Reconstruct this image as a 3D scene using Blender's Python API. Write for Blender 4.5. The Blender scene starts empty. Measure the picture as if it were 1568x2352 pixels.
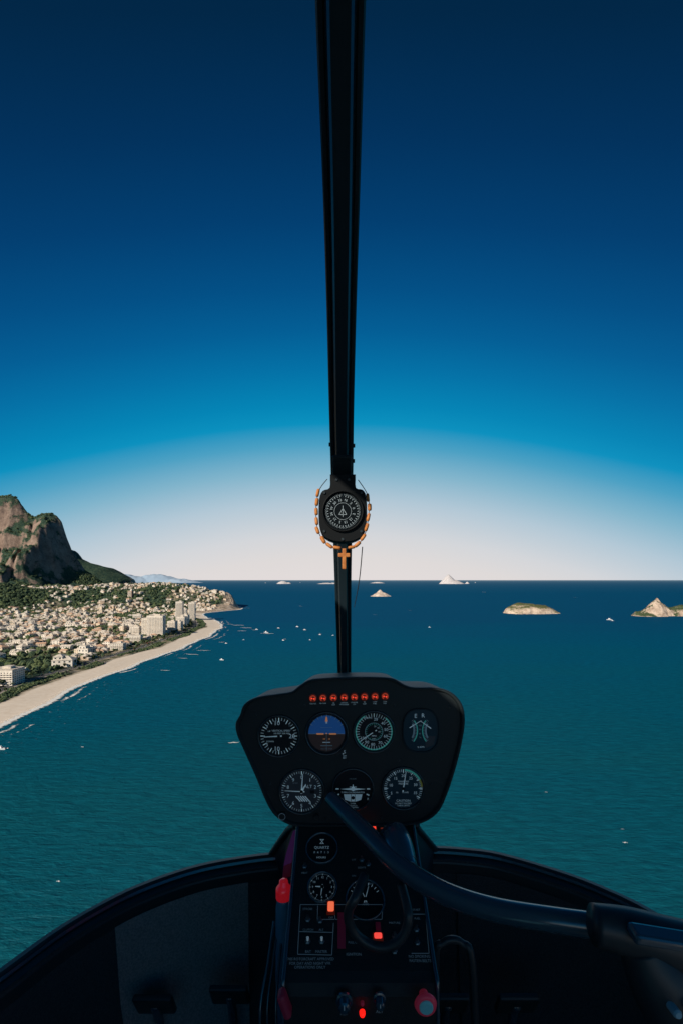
import bpy, bmesh, math, random
import numpy as np
from mathutils import Vector, Matrix
random.seed(7); rng=np.random.default_rng(7)
scene=bpy.context.scene
COL=scene.collection
EYE=150.0           # flying height of the cabin eye point above the sea (m)
F=1045.0

# ------------------------------------------------------------------ helpers
def lin(c):
    r=[]
    for x in c:
        x=x/255.0
        r.append(x/12.92 if x<=0.04045 else ((x+0.055)/1.055)**2.4)
    return (r[0],r[1],r[2],1.0)

def mat(name,col,rough=0.6,spec=0.5,metal=0.0,emit=None,estr=0.0,noise=None,bump=0.0,nscale=20.0,coat=0.0):
    m=bpy.data.materials.new(name); m.use_nodes=True
    nt=m.node_tree; b=nt.nodes['Principled BSDF']
    b.inputs['Base Color'].default_value=(col[0],col[1],col[2],1)
    b.inputs['Roughness'].default_value=rough
    b.inputs['Specular IOR Level'].default_value=spec
    b.inputs['Metallic'].default_value=metal
    b.inputs['Coat Weight'].default_value=coat
    if emit is not None:
        b.inputs['Emission Color'].default_value=(emit[0],emit[1],emit[2],1)
        b.inputs['Emission Strength'].default_value=estr
    if noise or bump:
        tc=nt.nodes.new('ShaderNodeTexCoord'); n=nt.nodes.new('ShaderNodeTexNoise')
        n.inputs['Scale'].default_value=nscale; n.inputs['Detail'].default_value=5
        nt.links.new(tc.outputs['Object'],n.inputs['Vector'])
        if noise:
            mx=nt.nodes.new('ShaderNodeMix'); mx.data_type='RGBA'
            mx.inputs[6].default_value=(col[0],col[1],col[2],1)
            mx.inputs[7].default_value=(noise[0],noise[1],noise[2],1)
            rp=nt.nodes.new('ShaderNodeValToRGB'); rp.color_ramp.elements[0].position=.38; rp.color_ramp.elements[1].position=.62
            nt.links.new(n.outputs['Fac'],rp.inputs['Fac']); nt.links.new(rp.outputs['Color'],mx.inputs[0])
            nt.links.new(mx.outputs[2],b.inputs['Base Color'])
        if bump:
            bp=nt.nodes.new('ShaderNodeBump'); bp.inputs['Strength'].default_value=bump; bp.inputs['Distance'].default_value=0.002
            nt.links.new(n.outputs['Fac'],bp.inputs['Height']); nt.links.new(bp.outputs['Normal'],b.inputs['Normal'])
    return m

class MB:
    def __init__(s): s.v=[];s.f=[];s.m=[]
    def add(s,vs,fs,mi=0,M=None):
        o=len(s.v)
        for p in vs:
            p=Vector(p)
            if M is not None: p=M@p
            s.v.append(tuple(p))
        for f in fs: s.f.append(tuple(i+o for i in f)); s.m.append(mi)

def link(o,parent=None,loc=None,rot=None,label=None,cat=None,kind=None,group=None):
    COL.objects.link(o)
    if parent is not None: o.parent=parent
    if loc is not None: o.location=loc
    if rot is not None: o.rotation_euler=rot
    if label: o['label']=label
    if cat: o['category']=cat
    if kind: o['kind']=kind
    if group: o['group']=group
    return o
def mesh_data(name,v,f,mats,mi=None,smooth=False):
    me=bpy.data.meshes.new(name); me.from_pydata([tuple(p) for p in v],[],[tuple(x) for x in f])
    for m in mats: me.materials.append(m)
    if mi is not None: me.polygons.foreach_set('material_index',list(mi))
    if smooth: me.polygons.foreach_set('use_smooth',[True]*len(me.polygons))
    me.update(); return me
def mobj(name,mb,mats,smooth=False,**k):
    return link(bpy.data.objects.new(name,mesh_data(name,mb.v,mb.f,mats,mb.m,smooth)),**k)
def empty(name,**k):
    o=bpy.data.objects.new(name,None); o.empty_display_size=.1; return link(o,**k)
def fast_mesh(name,V,Fq,mats,mi=None,smooth=False):
    me=bpy.data.meshes.new(name); n=len(V); m,k=Fq.shape
    me.vertices.add(n); me.vertices.foreach_set('co',np.ascontiguousarray(V,dtype=np.float32).ravel())
    me.loops.add(m*k); me.loops.foreach_set('vertex_index',np.ascontiguousarray(Fq,dtype=np.int32).ravel())
    me.polygons.add(m); me.polygons.foreach_set('loop_start',np.arange(0,m*k,k,dtype=np.int32))
    try: me.polygons.foreach_set('loop_total',np.full(m,k,dtype=np.int32))
    except Exception: pass
    for x in mats: me.materials.append(x)
    if mi is not None: me.polygons.foreach_set('material_index',np.array(mi,dtype=np.int32))
    me.polygons.foreach_set('use_smooth',np.full(m,smooth))
    me.update(calc_edges=True); me.validate(); return me

def box(sx,sy,sz,bev=0.0,seg=2,c=(0,0,0)):
    bm=bmesh.new(); bmesh.ops.create_cube(bm,size=1)
    for v in bm.verts: v.co=Vector((v.co.x*sx,v.co.y*sy,v.co.z*sz))
    if bev>0: bmesh.ops.bevel(bm,geom=bm.edges[:],offset=bev,segments=seg,affect='EDGES',profile=.5)
    bm.verts.index_update()
    vs=[(v.co.x+c[0],v.co.y+c[1],v.co.z+c[2]) for v in bm.verts]; fs=[[v.index for v in f.verts] for f in bm.faces]
    bm.free(); return vs,fs
def smooth_pts(P,n=8,closed=False):
    P=[np.array(p,float) for p in P]; out=[]; N=len(P)
    rngi=range(N) if closed else range(N-1)
    for i in rngi:
        if closed: a,b,c,d=P[i-1],P[i],P[(i+1)%N],P[(i+2)%N]
        else: a=P[max(i-1,0)];b=P[i];c=P[i+1];d=P[min(i+2,N-1)]
        for k in range(n):
            t=k/n
            out.append(.5*((2*b)+(-a+c)*t+(2*a-5*b+4*c-d)*t*t+(-a+3*b-3*c+d)*t**3))
    if not closed: out.append(P[-1])
    return out
def tube(P,R,n=16,smooth=8,closed=False,cap=True):
    Q=[list(p)+[r] for p,r in zip(P,R if hasattr(R,'__len__') else [R]*len(P))]
    Q=smooth_pts(Q,smooth,closed) if smooth>1 else [np.array(q) for q in Q]
    C=[Vector(q[:3]) for q in Q]; N=len(C); vs=[];fs=[]
    up=None
    for i in range(N):
        if closed: t=(C[(i+1)%N]-C[i-1]).normalized()
        else: t=(C[min(i+1,N-1)]-C[max(i-1,0)]).normalized()
        if up is None:
            up=Vector((0,0,1)) if abs(t.z)<.9 else Vector((1,0,0))
        a=(up-t*up.dot(t)).normalized(); b=t.cross(a); up=a
        for k in range(n):
            th=2*math.pi*k/n; vs.append(C[i]+(a*math.cos(th)+b*math.sin(th))*Q[i][3])
    for i in range(N if closed else N-1):
        j=(i+1)%N
        for k in range(n):
            k2=(k+1)%n; fs.append((i*n+k,i*n+k2,j*n+k2,j*n+k))
    if cap and not closed: fs.append(tuple(range(n-1,-1,-1))); fs.append(tuple((N-1)*n+k for k in range(n)))
    return vs,fs
def lathe(prof,n=32,axis='Y'):
    vs=[];fs=[]
    for r,h in prof:
        for k in range(n):
            a=2*math.pi*k/n
            vs.append((r*math.cos(a),-h,r*math.sin(a)) if axis=='Y' else (r*math.cos(a),r*math.sin(a),h))
    for i in range(len(prof)-1):
        for k in range(n):
            k2=(k+1)%n; fs.append((i*n+k,i*n+k2,(i+1)*n+k2,(i+1)*n+k))
    fs.append(tuple(k for k in range(n))); fs.append(tuple((len(prof)-1)*n+k for k in range(n)))
    return vs,fs

_tc={}
def text2d(s):
    if s in _tc: return _tc[s]
    cu=bpy.data.curves.new('txt','FONT'); cu.body=s; cu.size=1; cu.resolution_u=2; cu.align_x='CENTER'; cu.align_y='CENTER'
    o=bpy.data.objects.new('txt',cu); COL.objects.link(o)
    dg=bpy.context.evaluated_depsgraph_get(); dg.update()
    me=bpy.data.meshes.new_from_object(o.evaluated_get(dg))
    vs=[(v.co.x,v.co.y) for v in me.vertices]; fs=[tuple(p.vertices) for p in me.polygons]
    if vs:
        ys=[v[1] for v in vs]; mid=(max(ys)+min(ys))/2; vs=[(x,y-mid) for x,y in vs]
    bpy.data.objects.remove(o); bpy.data.curves.remove(cu); bpy.data.meshes.remove(me)
    _tc[s]=(vs,fs); return _tc[s]

# ------------------------------------------------------------------ world, sun, camera
W=bpy.data.worlds.new('World'); scene.world=W; W.use_nodes=True
nt=W.node_tree; nt.nodes.clear()
out=nt.nodes.new('ShaderNodeOutputWorld'); bg=nt.nodes.new('ShaderNodeBackground')
tc=nt.nodes.new('ShaderNodeTexCoord'); sx=nt.nodes.new('ShaderNodeSeparateXYZ')
nt.links.new(tc.outputs['Generated'],sx.inputs[0])
def mth(nt,op,a,b=None,c=None,clamp=False):
    n=nt.nodes.new('ShaderNodeMath'); n.operation=op; n.use_clamp=clamp
    for i,x in enumerate((a,b,c)):
        if x is None: continue
        if isinstance(x,(int,float)): n.inputs[i].default_value=x
        else: nt.links.new(x,n.inputs[i])
    return n.outputs[0]
x2=mth(nt,'MULTIPLY',sx.outputs['X'],sx.outputs['X'])
t=mth(nt,'MULTIPLY_ADD',x2,0.40,sx.outputs['Z'])
rp=nt.nodes.new('ShaderNodeValToRGB'); nt.links.new(t,rp.inputs[0])
stops=[(0.0,(226,219,218)),(.05,(222,217,216)),(.10,(211,213,217)),(.172,(178,199,213)),(.234,(130,180,203)),(.285,(76,160,195)),(.325,(6,144,190)),(.36,(0,132,181)),(.42,(0,113,166)),(.48,(0,94,149)),(.54,(0,79,133)),(.62,(0,62,112)),(.70,(0,49,92)),(.78,(0,38,70)),(.95,(1,25,46))]
cr=rp.color_ramp
while len(cr.elements)<len(stops): cr.elements.new(.5)
for e,(p,c) in zip(cr.elements,stops): e.position=p
for e,(p,c) in zip(cr.elements,stops): e.color=lin(c)
sky=nt.nodes.new('ShaderNodeTexSky'); sky.sky_type='NISHITA'; sky.sun_disc=False
SE=math.radians(29); SAZ=Vector((-.66,-.75,0)).normalized()
sky.sun_elevation=SE; sky.sun_rotation=math.atan2(SAZ.x,SAZ.y)
mx=nt.nodes.new('ShaderNodeVectorMath'); mx.operation='MULTIPLY_ADD'
nt.links.new(sky.outputs[0],mx.inputs[0]); mx.inputs[1].default_value=(.001,.001,.001); nt.links.new(rp.outputs[0],mx.inputs[2])
nt.links.new(mx.outputs[0],bg.inputs[0]); bg.inputs[1].default_value=1.0
nt.links.new(bg.outputs[0],out.inputs[0])

sd=Vector((SAZ.x*math.cos(SE),SAZ.y*math.cos(SE),math.sin(SE)))
sl=bpy.data.lights.new('sun','SUN'); sl.energy=5.0; sl.angle=math.radians(.5); sl.color=(1,.885,.74)
so=bpy.data.objects.new('sun',sl); COL.objects.link(so); so.rotation_euler=sd.to_track_quat('Z','Y').to_euler(); so.location=(-300,-300,600)

cam=bpy.data.cameras.new('camera'); co=bpy.data.objects.new('camera',cam); COL.objects.link(co)
co.location=(0,0,EYE); co.rotation_euler=(math.radians(90),0,0)
cam.sensor_fit='VERTICAL'; cam.sensor_height=36; cam.sensor_width=24; cam.lens=16; cam.shift_y=156/2352
cam.clip_start=.02; cam.clip_end=400000
scene.camera=co
scene.view_settings.view_transform='Standard'; scene.view_settings.look='None'

# ------------------------------------------------------------------ noise
def _h(ix,iy,s):
    n=np.sin(ix*127.1+iy*311.7+s*74.7)*43758.5453
    return n-np.floor(n)
def vn(x,y,s=0):
    x=np.asarray(x,float);y=np.asarray(y,float)
    ix=np.floor(x);iy=np.floor(y);fx=x-ix;fy=y-iy
    fx=fx*fx*(3-2*fx);fy=fy*fy*(3-2*fy)
    a=_h(ix,iy,s);b=_h(ix+1,iy,s);c=_h(ix,iy+1,s);d=_h(ix+1,iy+1,s)
    return (a*(1-fx)+b*fx)*(1-fy)+(c*(1-fx)+d*fx)*fy
def fbm(x,y,sc,o=5,s=0):
    r=0;a=.5
    for i in range(o):
        r=r+a*(vn(x/sc+i*3.7,y/sc-i*1.3,s+i)-.5)*2; a*=.5; sc/=2.03
    return r
def ss(a,b,x):
    t=np.clip((np.asarray(x,float)-a)/(b-a),0,1); return t*t*(3-2*t)

# ------------------------------------------------------------------ terrain
CY=[100,471,673,962,1179,1412,1560,1685,1800,1950,2060,2150,2230,2300,2450,2600,3000,4000,5200,6000,7000]
CX=[-330,-353,-374,-356,-354,-377,-412,-470,-530,-600,-615,-590,-550,-512,-535,-585,-1000,-1700,-2300,-2700,-3300]
_cy=np.arange(100,7000,5.0); _cx=np.interp(_cy,CY,CX)
ker=np.exp(-np.linspace(-2,2,21)**2); ker/=ker.sum(); _cx=np.convolve(np.pad(_cx,10,mode='edge'),ker,'valid')
_cx=_cx+3*np.sin(_cy/37)+2*np.sin(_cy/17)*(_cy<2000)
def coast(Y): return np.interp(Y,_cy,_cx)
def beachf(Y): return 1-ss(1980,2100,Y)
def knoll(X,Y): return np.exp(-(((X+1690)/190)**2+((Y-2230)/170)**2))
def height(X,Y):
    X=np.asarray(X,float);Y=np.asarray(Y,float)
    d=coast(Y)-X
    base=np.where(d>0,3.0*ss(0,55,d),-.12*np.minimum(-d,40))
    wy=Y+fbm(X,Y,380,4,9)*90
    HX=[-3500,-2000,-1500,-1378,-1304,-1204,-1055,-906,-756,-657,-595,-560,-500]
    HH=[110,100,100,104,104,112,120,103,82,70,55,44,16]
    hd=np.interp(X,HX,HH)*ss(2140,2600,wy)*(1-.9*ss(2750,3500,Y))
    hd=hd*(1+.25*fbm(X,Y,160,4,21))
    PX=[-5200,-4000,-3300,-2870,-2760,-2715,-2680,-2645,-2610,-2580,-2550,-2500,-2451,-2405,-2365,-2335,-2310,-2290,-2262,-2235,-2196,-2124,-1978,-1750,-1500,-1300]
    PH=[300,560,800,835,842,830,800,742,700,668,662,690,706,702,672,622,560,500,430,370,300,215,118,50,16,0]
    px=X+fbm(X,Y,220,5,31)*70*ss(3780,3500,Y)+fbm(X,Y,70,3,33)*16+np.where(Y<3800,(3800-Y)*.16,(Y-3800)*.75)
    P=np.interp(px,PX,PH)
    wy2=Y+fbm(X,Y,260,6,9)*230*ss(3790,3550,Y)
    G=np.interp(wy2,[2350,2700,3000,3180,3240,3330,3420,3500,3545,3620,3690,3760,3800,3900,4100,4500,4900],[0,.05,.14,.22,.34,.37,.48,.54,.70,.76,.88,.97,1,.97,.75,.3,0])
    big=ss(60,320,P*G); frt=ss(3800,3650,Y)
    gull=np.abs(fbm(X*1.3+Y*.4,Y*.6,240,6,77)); but=np.abs(fbm(X,Y,130,5,83))
    mt=P*G+ (58*fbm(X,Y,140,6,55)+46*but)*big*(.45+.55*frt) - big*frt*62*np.clip(.28-gull,0,1)/.28
    p2=np.interp(X+fbm(X,Y,200,5,61)*45,[-5000,-3600,-3080,-3000,-2900,-2757,-2650,-2558,-2480,-2408,-2300],[580,560,490,400,345,305,285,235,195,145,0])
    m2=p2*np.exp(-((Y-5200)/520.0)**2)
    hill=100*knoll(X,Y)+45*np.exp(-(((X+1120)/120)**2+((Y-2190)/110)**2))
    hill=hill*(1+.3*fbm(X,Y,90,4,71))
    hh=np.maximum(np.maximum(mt,hd),m2)+hill
    return base+hh*ss(2,50,d)

gy=np.concatenate([np.arange(150,4300,9.0),np.arange(4300,6500,20.0)])
gd=np.concatenate([np.arange(-60,80,5.0),np.arange(80,3500,9.5)])
YY,DD=np.meshgrid(gy,gd,indexing='ij'); XX=coast(YY)-DD
ZZ=height(XX,YY)
V=np.stack([XX,YY,ZZ],-1).reshape(-1,3)
ny,nx=YY.shape; idx=np.arange(ny*nx).reshape(ny,nx)
Fq=np.stack([idx[:-1,:-1],idx[:-1,1:],idx[1:,1:],idx[1:,:-1]],-1).reshape(-1,4)[:, ::-1]

def terrain_mat():
    m=bpy.data.materials.new('terrain_ground'); m.use_nodes=True; nt=m.node_tree; b=nt.nodes['Principled BSDF']
    b.inputs['Roughness'].default_value=.95; b.inputs['Specular IOR Level'].default_value=.1
    geo=nt.nodes.new('ShaderNodeNewGeometry')
    def noise(sc,det=6,rough=.6):
        n=nt.nodes.new('ShaderNodeTexNoise'); n.inputs['Scale'].default_value=sc; n.inputs['Detail'].default_value=det; n.inputs['Roughness'].default_value=rough
        nt.links.new(geo.outputs['Position'],n.inputs['Vector']); return n.outputs['Fac']
    def ramp(fac,st):
        r=nt.nodes.new('ShaderNodeValToRGB'); nt.links.new(fac,r.inputs[0])
        while len(r.color_ramp.elements)<len(st): r.color_ramp.elements.new(.5)
        for e,(p,c) in zip(r.color_ramp.elements,st): e.position=p
        for e,(p,c) in zip(r.color_ramp.elements,st): e.color=(c[0],c[1],c[2],1)
        return r.outputs[0]
    def mix(f,a,c):
        x=nt.nodes.new('ShaderNodeMix'); x.data_type='RGBA'; nt.links.new(f,x.inputs[0]); nt.links.new(a,x.inputs[6]); nt.links.new(c,x.inputs[7]); return x.outputs[2]
    forest=ramp(noise(.03,8,.7),[(.35,(.020,.050,.042)),(.5,(.045,.085,.060)),(.68,(.10,.135,.08))])
    town=ramp(noise(.05,6,.7),[(.35,(.05,.075,.04)),(.46,(.13,.125,.07)),(.54,(.36,.30,.22)),(.7,(.56,.48,.38))])
    rock=ramp(noise(.014,9,.75),[(.3,(.13,.095,.08)),(.5,(.32,.235,.19)),(.7,(.50,.38,.31))])
    shore=ramp(noise(.03,8,.75),[(.32,(.20,.16,.12)),(.48,(.55,.44,.34)),(.7,(.78,.67,.55))])
    sand=ramp(noise(.15,5),[(.3,(.74,.63,.51)),(.7,(.86,.76,.64))])
    at=nt.nodes.new('ShaderNodeAttribute'); at.attribute_name='zone'
    sp=nt.nodes.new('ShaderNodeSeparateColor'); nt.links.new(at.outputs['Color'],sp.inputs[0])
    sn=nt.nodes.new('ShaderNodeSeparateXYZ'); nt.links.new(geo.outputs['Normal'],sn.inputs[0])
    steep=mth(nt,'SUBTRACT',-.42,sn.outputs['Z'])
    steep=mth(nt,'MULTIPLY_ADD',noise(.008,8,.75),2.0,steep)
    steep=mth(nt,'MULTIPLY',steep,7,clamp=True)
    rk=mth(nt,'MULTIPLY',steep,sp.outputs[1])
    c=mix(sp.outputs[1],town,forest); c=mix(rk,c,rock); c=mix(sp.outputs[2],c,shore); c=mix(sp.outputs[0],c,sand)
    nt.links.new(c,b.inputs['Base Color'])
    bp=nt.nodes.new('ShaderNodeBump'); bp.inputs['Strength'].default_value=1; bp.inputs['Distance'].default_value=22
    nt.links.new(mth(nt,'MULTIPLY',noise(.035,9,.78),mth(nt,'MAXIMUM',sp.outputs[1],mth(nt,'MULTIPLY',sp.outputs[2],.5))),bp.inputs['Height']); nt.links.new(bp.outputs[0],b.inputs['Normal'])
    return m
me=fast_mesh('terrain',V,Fq,[terrain_mat()],smooth=True)
att=me.attributes.new('zone','FLOAT_COLOR','POINT')
sandw=47+6*np.sin(YY/60.)
sand=(1-ss(sandw-3,sandw+5,DD))*beachf(YY)
forest=np.maximum(ss(14,30,ZZ)*np.where(YY<3000,.35+.65*ss(-.1,.15,fbm(XX,YY,120,4,17)),1),ss(.08,.26,fbm(XX,YY,260,4,91)))*(DD>50)
forest=np.maximum(forest,ss(.2,.4,knoll(XX,YY)))
rockc=ss(2000,2120,YY)*(1-ss(50,125,DD+40*fbm(XX,YY,60,3,5)))
ac=np.stack([sand,forest,rockc,np.ones_like(sand)],-1).reshape(-1,4).astype(np.float32)
att.data.foreach_set('color',ac.ravel())
link(bpy.data.objects.new('terrain',me),kind='structure',label='coastal plain with pale beach rising to rocky forested mountain',cat='terrain')

# ------------------------------------------------------------------ sea
def sea_mat():
    m=bpy.data.materials.new('sea_water'); m.use_nodes=True; nt=m.node_tree; nt.nodes.remove(nt.nodes['Principled BSDF'])
    geo=nt.nodes.new('ShaderNodeNewGeometry')
    sp=nt.nodes.new('ShaderNodeSeparateXYZ'); nt.links.new(geo.outputs['Position'],sp.inputs[0])
    def noise(sc,st=(1,1,1),det=4,rough=.55,dist=0,rot=.2):
        mp=nt.nodes.new('ShaderNodeMapping'); mp.inputs['Scale'].default_value=st; mp.inputs['Rotation'].default_value=(0,0,rot)
        nt.links.new(geo.outputs['Position'],mp.inputs[0])
        n=nt.nodes.new('ShaderNodeTexNoise'); n.inputs['Scale'].default_value=sc; n.inputs['Detail'].default_value=det; n.inputs['Roughness'].default_value=rough; n.inputs['Distortion'].default_value=dist
        nt.links.new(mp.outputs[0],n.inputs['Vector']); return n.outputs['Fac']
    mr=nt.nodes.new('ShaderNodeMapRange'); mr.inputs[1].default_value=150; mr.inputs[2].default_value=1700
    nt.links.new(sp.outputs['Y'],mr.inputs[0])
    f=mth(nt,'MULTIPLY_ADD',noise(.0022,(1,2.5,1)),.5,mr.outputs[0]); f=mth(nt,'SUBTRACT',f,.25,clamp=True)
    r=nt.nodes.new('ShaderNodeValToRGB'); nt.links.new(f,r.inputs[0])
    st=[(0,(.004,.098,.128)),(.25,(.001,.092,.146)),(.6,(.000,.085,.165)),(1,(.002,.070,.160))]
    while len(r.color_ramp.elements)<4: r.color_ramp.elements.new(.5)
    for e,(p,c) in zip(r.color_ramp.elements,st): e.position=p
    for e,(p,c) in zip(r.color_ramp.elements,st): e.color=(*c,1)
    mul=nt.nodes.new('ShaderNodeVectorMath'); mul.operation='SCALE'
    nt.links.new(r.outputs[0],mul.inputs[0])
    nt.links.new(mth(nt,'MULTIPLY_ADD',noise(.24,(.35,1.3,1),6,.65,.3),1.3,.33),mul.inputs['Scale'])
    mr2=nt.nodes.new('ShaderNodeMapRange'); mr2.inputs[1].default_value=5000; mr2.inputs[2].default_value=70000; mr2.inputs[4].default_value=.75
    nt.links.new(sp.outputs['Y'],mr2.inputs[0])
    far=nt.nodes.new('ShaderNodeMix'); far.data_type='RGBA'; nt.links.new(mr2.outputs[0],far.inputs[0]); nt.links.new(mul.outputs[0],far.inputs[6]); far.inputs[7].default_value=(.16,.27,.37,1)  # horizon haze painted in: water colour fades to pale blue far out
    h=mth(nt,'ADD',mth(nt,'MULTIPLY',noise(.17,(.35,1.2,1),6,.65,.4),2.9),mth(nt,'MULTIPLY',noise(.6,(.5,1.2,1),4,.6,.3,-.3),.8))
    bp=nt.nodes.new('ShaderNodeBump'); bp.inputs['Strength'].default_value=.75; bp.inputs['Distance'].default_value=1.0
    nt.links.new(h,bp.inputs['Height'])
    d=nt.nodes.new('ShaderNodeBsdfDiffuse'); g=nt.nodes.new('ShaderNodeBsdfGlossy'); g.inputs['Roughness'].default_value=.35; g.inputs['Color'].default_value=(.25,.62,.85,1)
    nt.links.new(far.outputs[2],d.inputs['Color']); nt.links.new(bp.outputs[0],d.inputs['Normal']); nt.links.new(bp.outputs[0],g.inputs['Normal'])
    ms=nt.nodes.new('ShaderNodeMixShader'); ms.inputs[0].default_value=.055
    nt.links.new(d.outputs[0],ms.inputs[1]); nt.links.new(g.outputs[0],ms.inputs[2]); nt.links.new(ms.outputs[0],nt.nodes['Material Output'].inputs[0])
    return m
L=250000
mb=MB(); mb.add([(-L,-20000,0),(L,-20000,0),(L,L,0),(-L,L,0)],[(0,1,2,3)])
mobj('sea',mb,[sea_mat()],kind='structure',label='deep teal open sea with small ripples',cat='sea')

# surf
def foam_mat():
    m=bpy.data.materials.new('sea_foam'); m.use_nodes=True; nt=m.node_tree; b=nt.nodes['Principled BSDF']
    b.inputs['Base Color'].default_value=(.8,.8,.77,1); b.inputs['Roughness'].default_value=.9
    at=nt.nodes.new('ShaderNodeAttribute'); at.attribute_name='shore'; d=at.outputs['Fac']
    geo=nt.nodes.new('ShaderNodeNewGeometry')
    def noise(sc,det=5):
        n=nt.nodes.new('ShaderNodeTexNoise'); n.inputs['Scale'].default_value=sc; n.inputs['Detail'].default_value=det; nt.links.new(geo.outputs['Position'],n.inputs['Vector']); return n.outputs['Fac']
    big=noise(.018,3); fine=noise(.22,5); gap=noise(.011,2)
    dd=mth(nt,'MULTIPLY_ADD',big,30,mth(nt,'SUBTRACT',d,15))
    def band(c,w,g):
        a=mth(nt,'ABSOLUTE',mth(nt,'SUBTRACT',dd,c)); a=mth(nt,'DIVIDE',a,w); a=mth(nt,'SUBTRACT',1,a,clamp=True); return mth(nt,'MULTIPLY',a,g)
    edge=mth(nt,'ABSOLUTE',mth(nt,'ADD',d,2)); edge=mth(nt,'SUBTRACT',1,mth(nt,'DIVIDE',edge,8),clamp=True)
    gg=mth(nt,'MULTIPLY',mth(nt,'SUBTRACT',gap,.47),9,clamp=True)
    k=mth(nt,'MAXIMUM',mth(nt,'MULTIPLY',edge,1.5),mth(nt,'MULTIPLY',gg,mth(nt,'MAXIMUM',band(-17,4.5,1.1),band(-37,3,.75))))
    k=mth(nt,'ADD',k,mth(nt,'MULTIPLY_ADD',fine,2.6,-1.75)); k=mth(nt,'MULTIPLY',k,1.6,clamp=True)
    tr=nt.nodes.new('ShaderNodeBsdfTransparent'); ms=nt.nodes.new('ShaderNodeMixShader')
    nt.links.new(k,ms.inputs[0]); nt.links.new(tr.outputs[0],ms.inputs[1]); nt.links.new(b.outputs[0],ms.inputs[2])
    nt.links.new(ms.outputs[0],nt.nodes['Material Output'].inputs[0]); return m
fy=np.arange(250,2560,6.0); fd=np.arange(6,-70,-3.0)
Y2,D2=np.meshgrid(fy,fd,indexing='ij'); X2=coast(Y2)-D2
Vf=[np.stack([X2,Y2,np.full_like(X2,.3)],-1).reshape(-1,3)]; Sf=[D2.ravel()]
a,bn=Y2.shape; id2=np.arange(a*bn).reshape(a,bn); Ff=[np.stack([id2[:-1,:-1],id2[:-1,1:],id2[1:,1:],id2[1:,:-1]],-1).reshape(-1,4)]
off=a*bn
def gpt(u,v):  # sea-level point surveyed from bearing / depression
    Y=EYE*F/(v-1332.); return (u-784.)/F*Y,Y
patches=[(548,1436,44,9),(566,1442,40,8),(556,1449,26,6),(614,1455,38,10),(585,1447,18,4),(530,1434,24,6),(440,1503,34,4),(468,1494,30,4),(420,1512,22,3),
 (1434,1936,2.6,1.0),(135,2025,2,.9),(190,1716,3,1.2),(1252,1820,2.4,.8),(537,1706,10,2.2),(6,1718,14,3),(1428,1905,2,.5),(985,1441,8,3),(1110,1360,60,30),(1320,1372,40,14),(1398,1424,20,6),(690,1392,20,8),(940,1402,14,5),(510,1475,14,4),(380,1540,16,3),(655,1468,9,3),(735,1455,8,3),(860,1412,20,5)]
for (u,v,l,w) in patches:
    x,y=gpt(u,v); n=9; ang=random.uniform(-.3,.2)
    g=[]; s=[]
    for i in range(n):
        for j in range(5):
            a1=(i/(n-1)-.5)*l; b1=(j/4-.5)*w*(1-abs(i/(n-1)-.5)*1.4)+math.sin(i*1.3+u)*w*.3
            g.append((x+a1*math.cos(ang)-b1*math.sin(ang),y+a1*math.sin(ang)+b1*math.cos(ang),.3)); s.append(-2.0-abs(j-2)*1.6)
    Vf.append(np.array(g)); Sf.append(np.array(s))
    ii=np.arange(n*5).reshape(n,5)+off; Ff.append(np.stack([ii[:-1,:-1],ii[:-1,1:],ii[1:,1:],ii[1:,:-1]],-1).reshape(-1,4)); off+=n*5
me=fast_mesh('surf',np.concatenate(Vf),np.concatenate(Ff),[foam_mat()])
att=me.attributes.new('shore','FLOAT','POINT'); att.data.foreach_set('value',np.concatenate(Sf).astype(np.float32))
link(bpy.data.objects.new('surf',me),kind='structure',label='white surf and foam streaks on the sea',cat='surf')

# ------------------------------------------------------------------ road and pavement
def strip(name,d0,d1,z,m,y0=300,y1=1780,lab=''):
    ys=np.arange(y0,y1,8.0); vs=[];fs=[]
    for i,y in enumerate(ys):
        for d in (d0,d1): 
            vs.append((float(coast(y))-d,y,z))
        if i: fs.append((2*i-2,2*i-1,2*i+1,2*i))
    mb=MB(); mb.add(vs,fs); return mobj(name,mb,[m],kind='structure',label=lab,cat=name)
m_asph=mat('asphalt',(.05,.05,.052),.9,noise=(.07,.07,.07),nscale=.3)
m_pave=mat('paving',(.34,.30,.26),.9,noise=(.26,.23,.20),nscale=.4)
m_line=mat('road_paint',(.7,.7,.66),.8)
strip('pavement',73,77,3.25,m_pave,lab='pale seafront promenade along the beach')
strip('road',77,91,3.12,m_asph,lab='seafront asphalt road behind the beach')
strip('road_marking',83.8,84.2,3.2,m_line,lab='white centre line on the seafront road')

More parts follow.
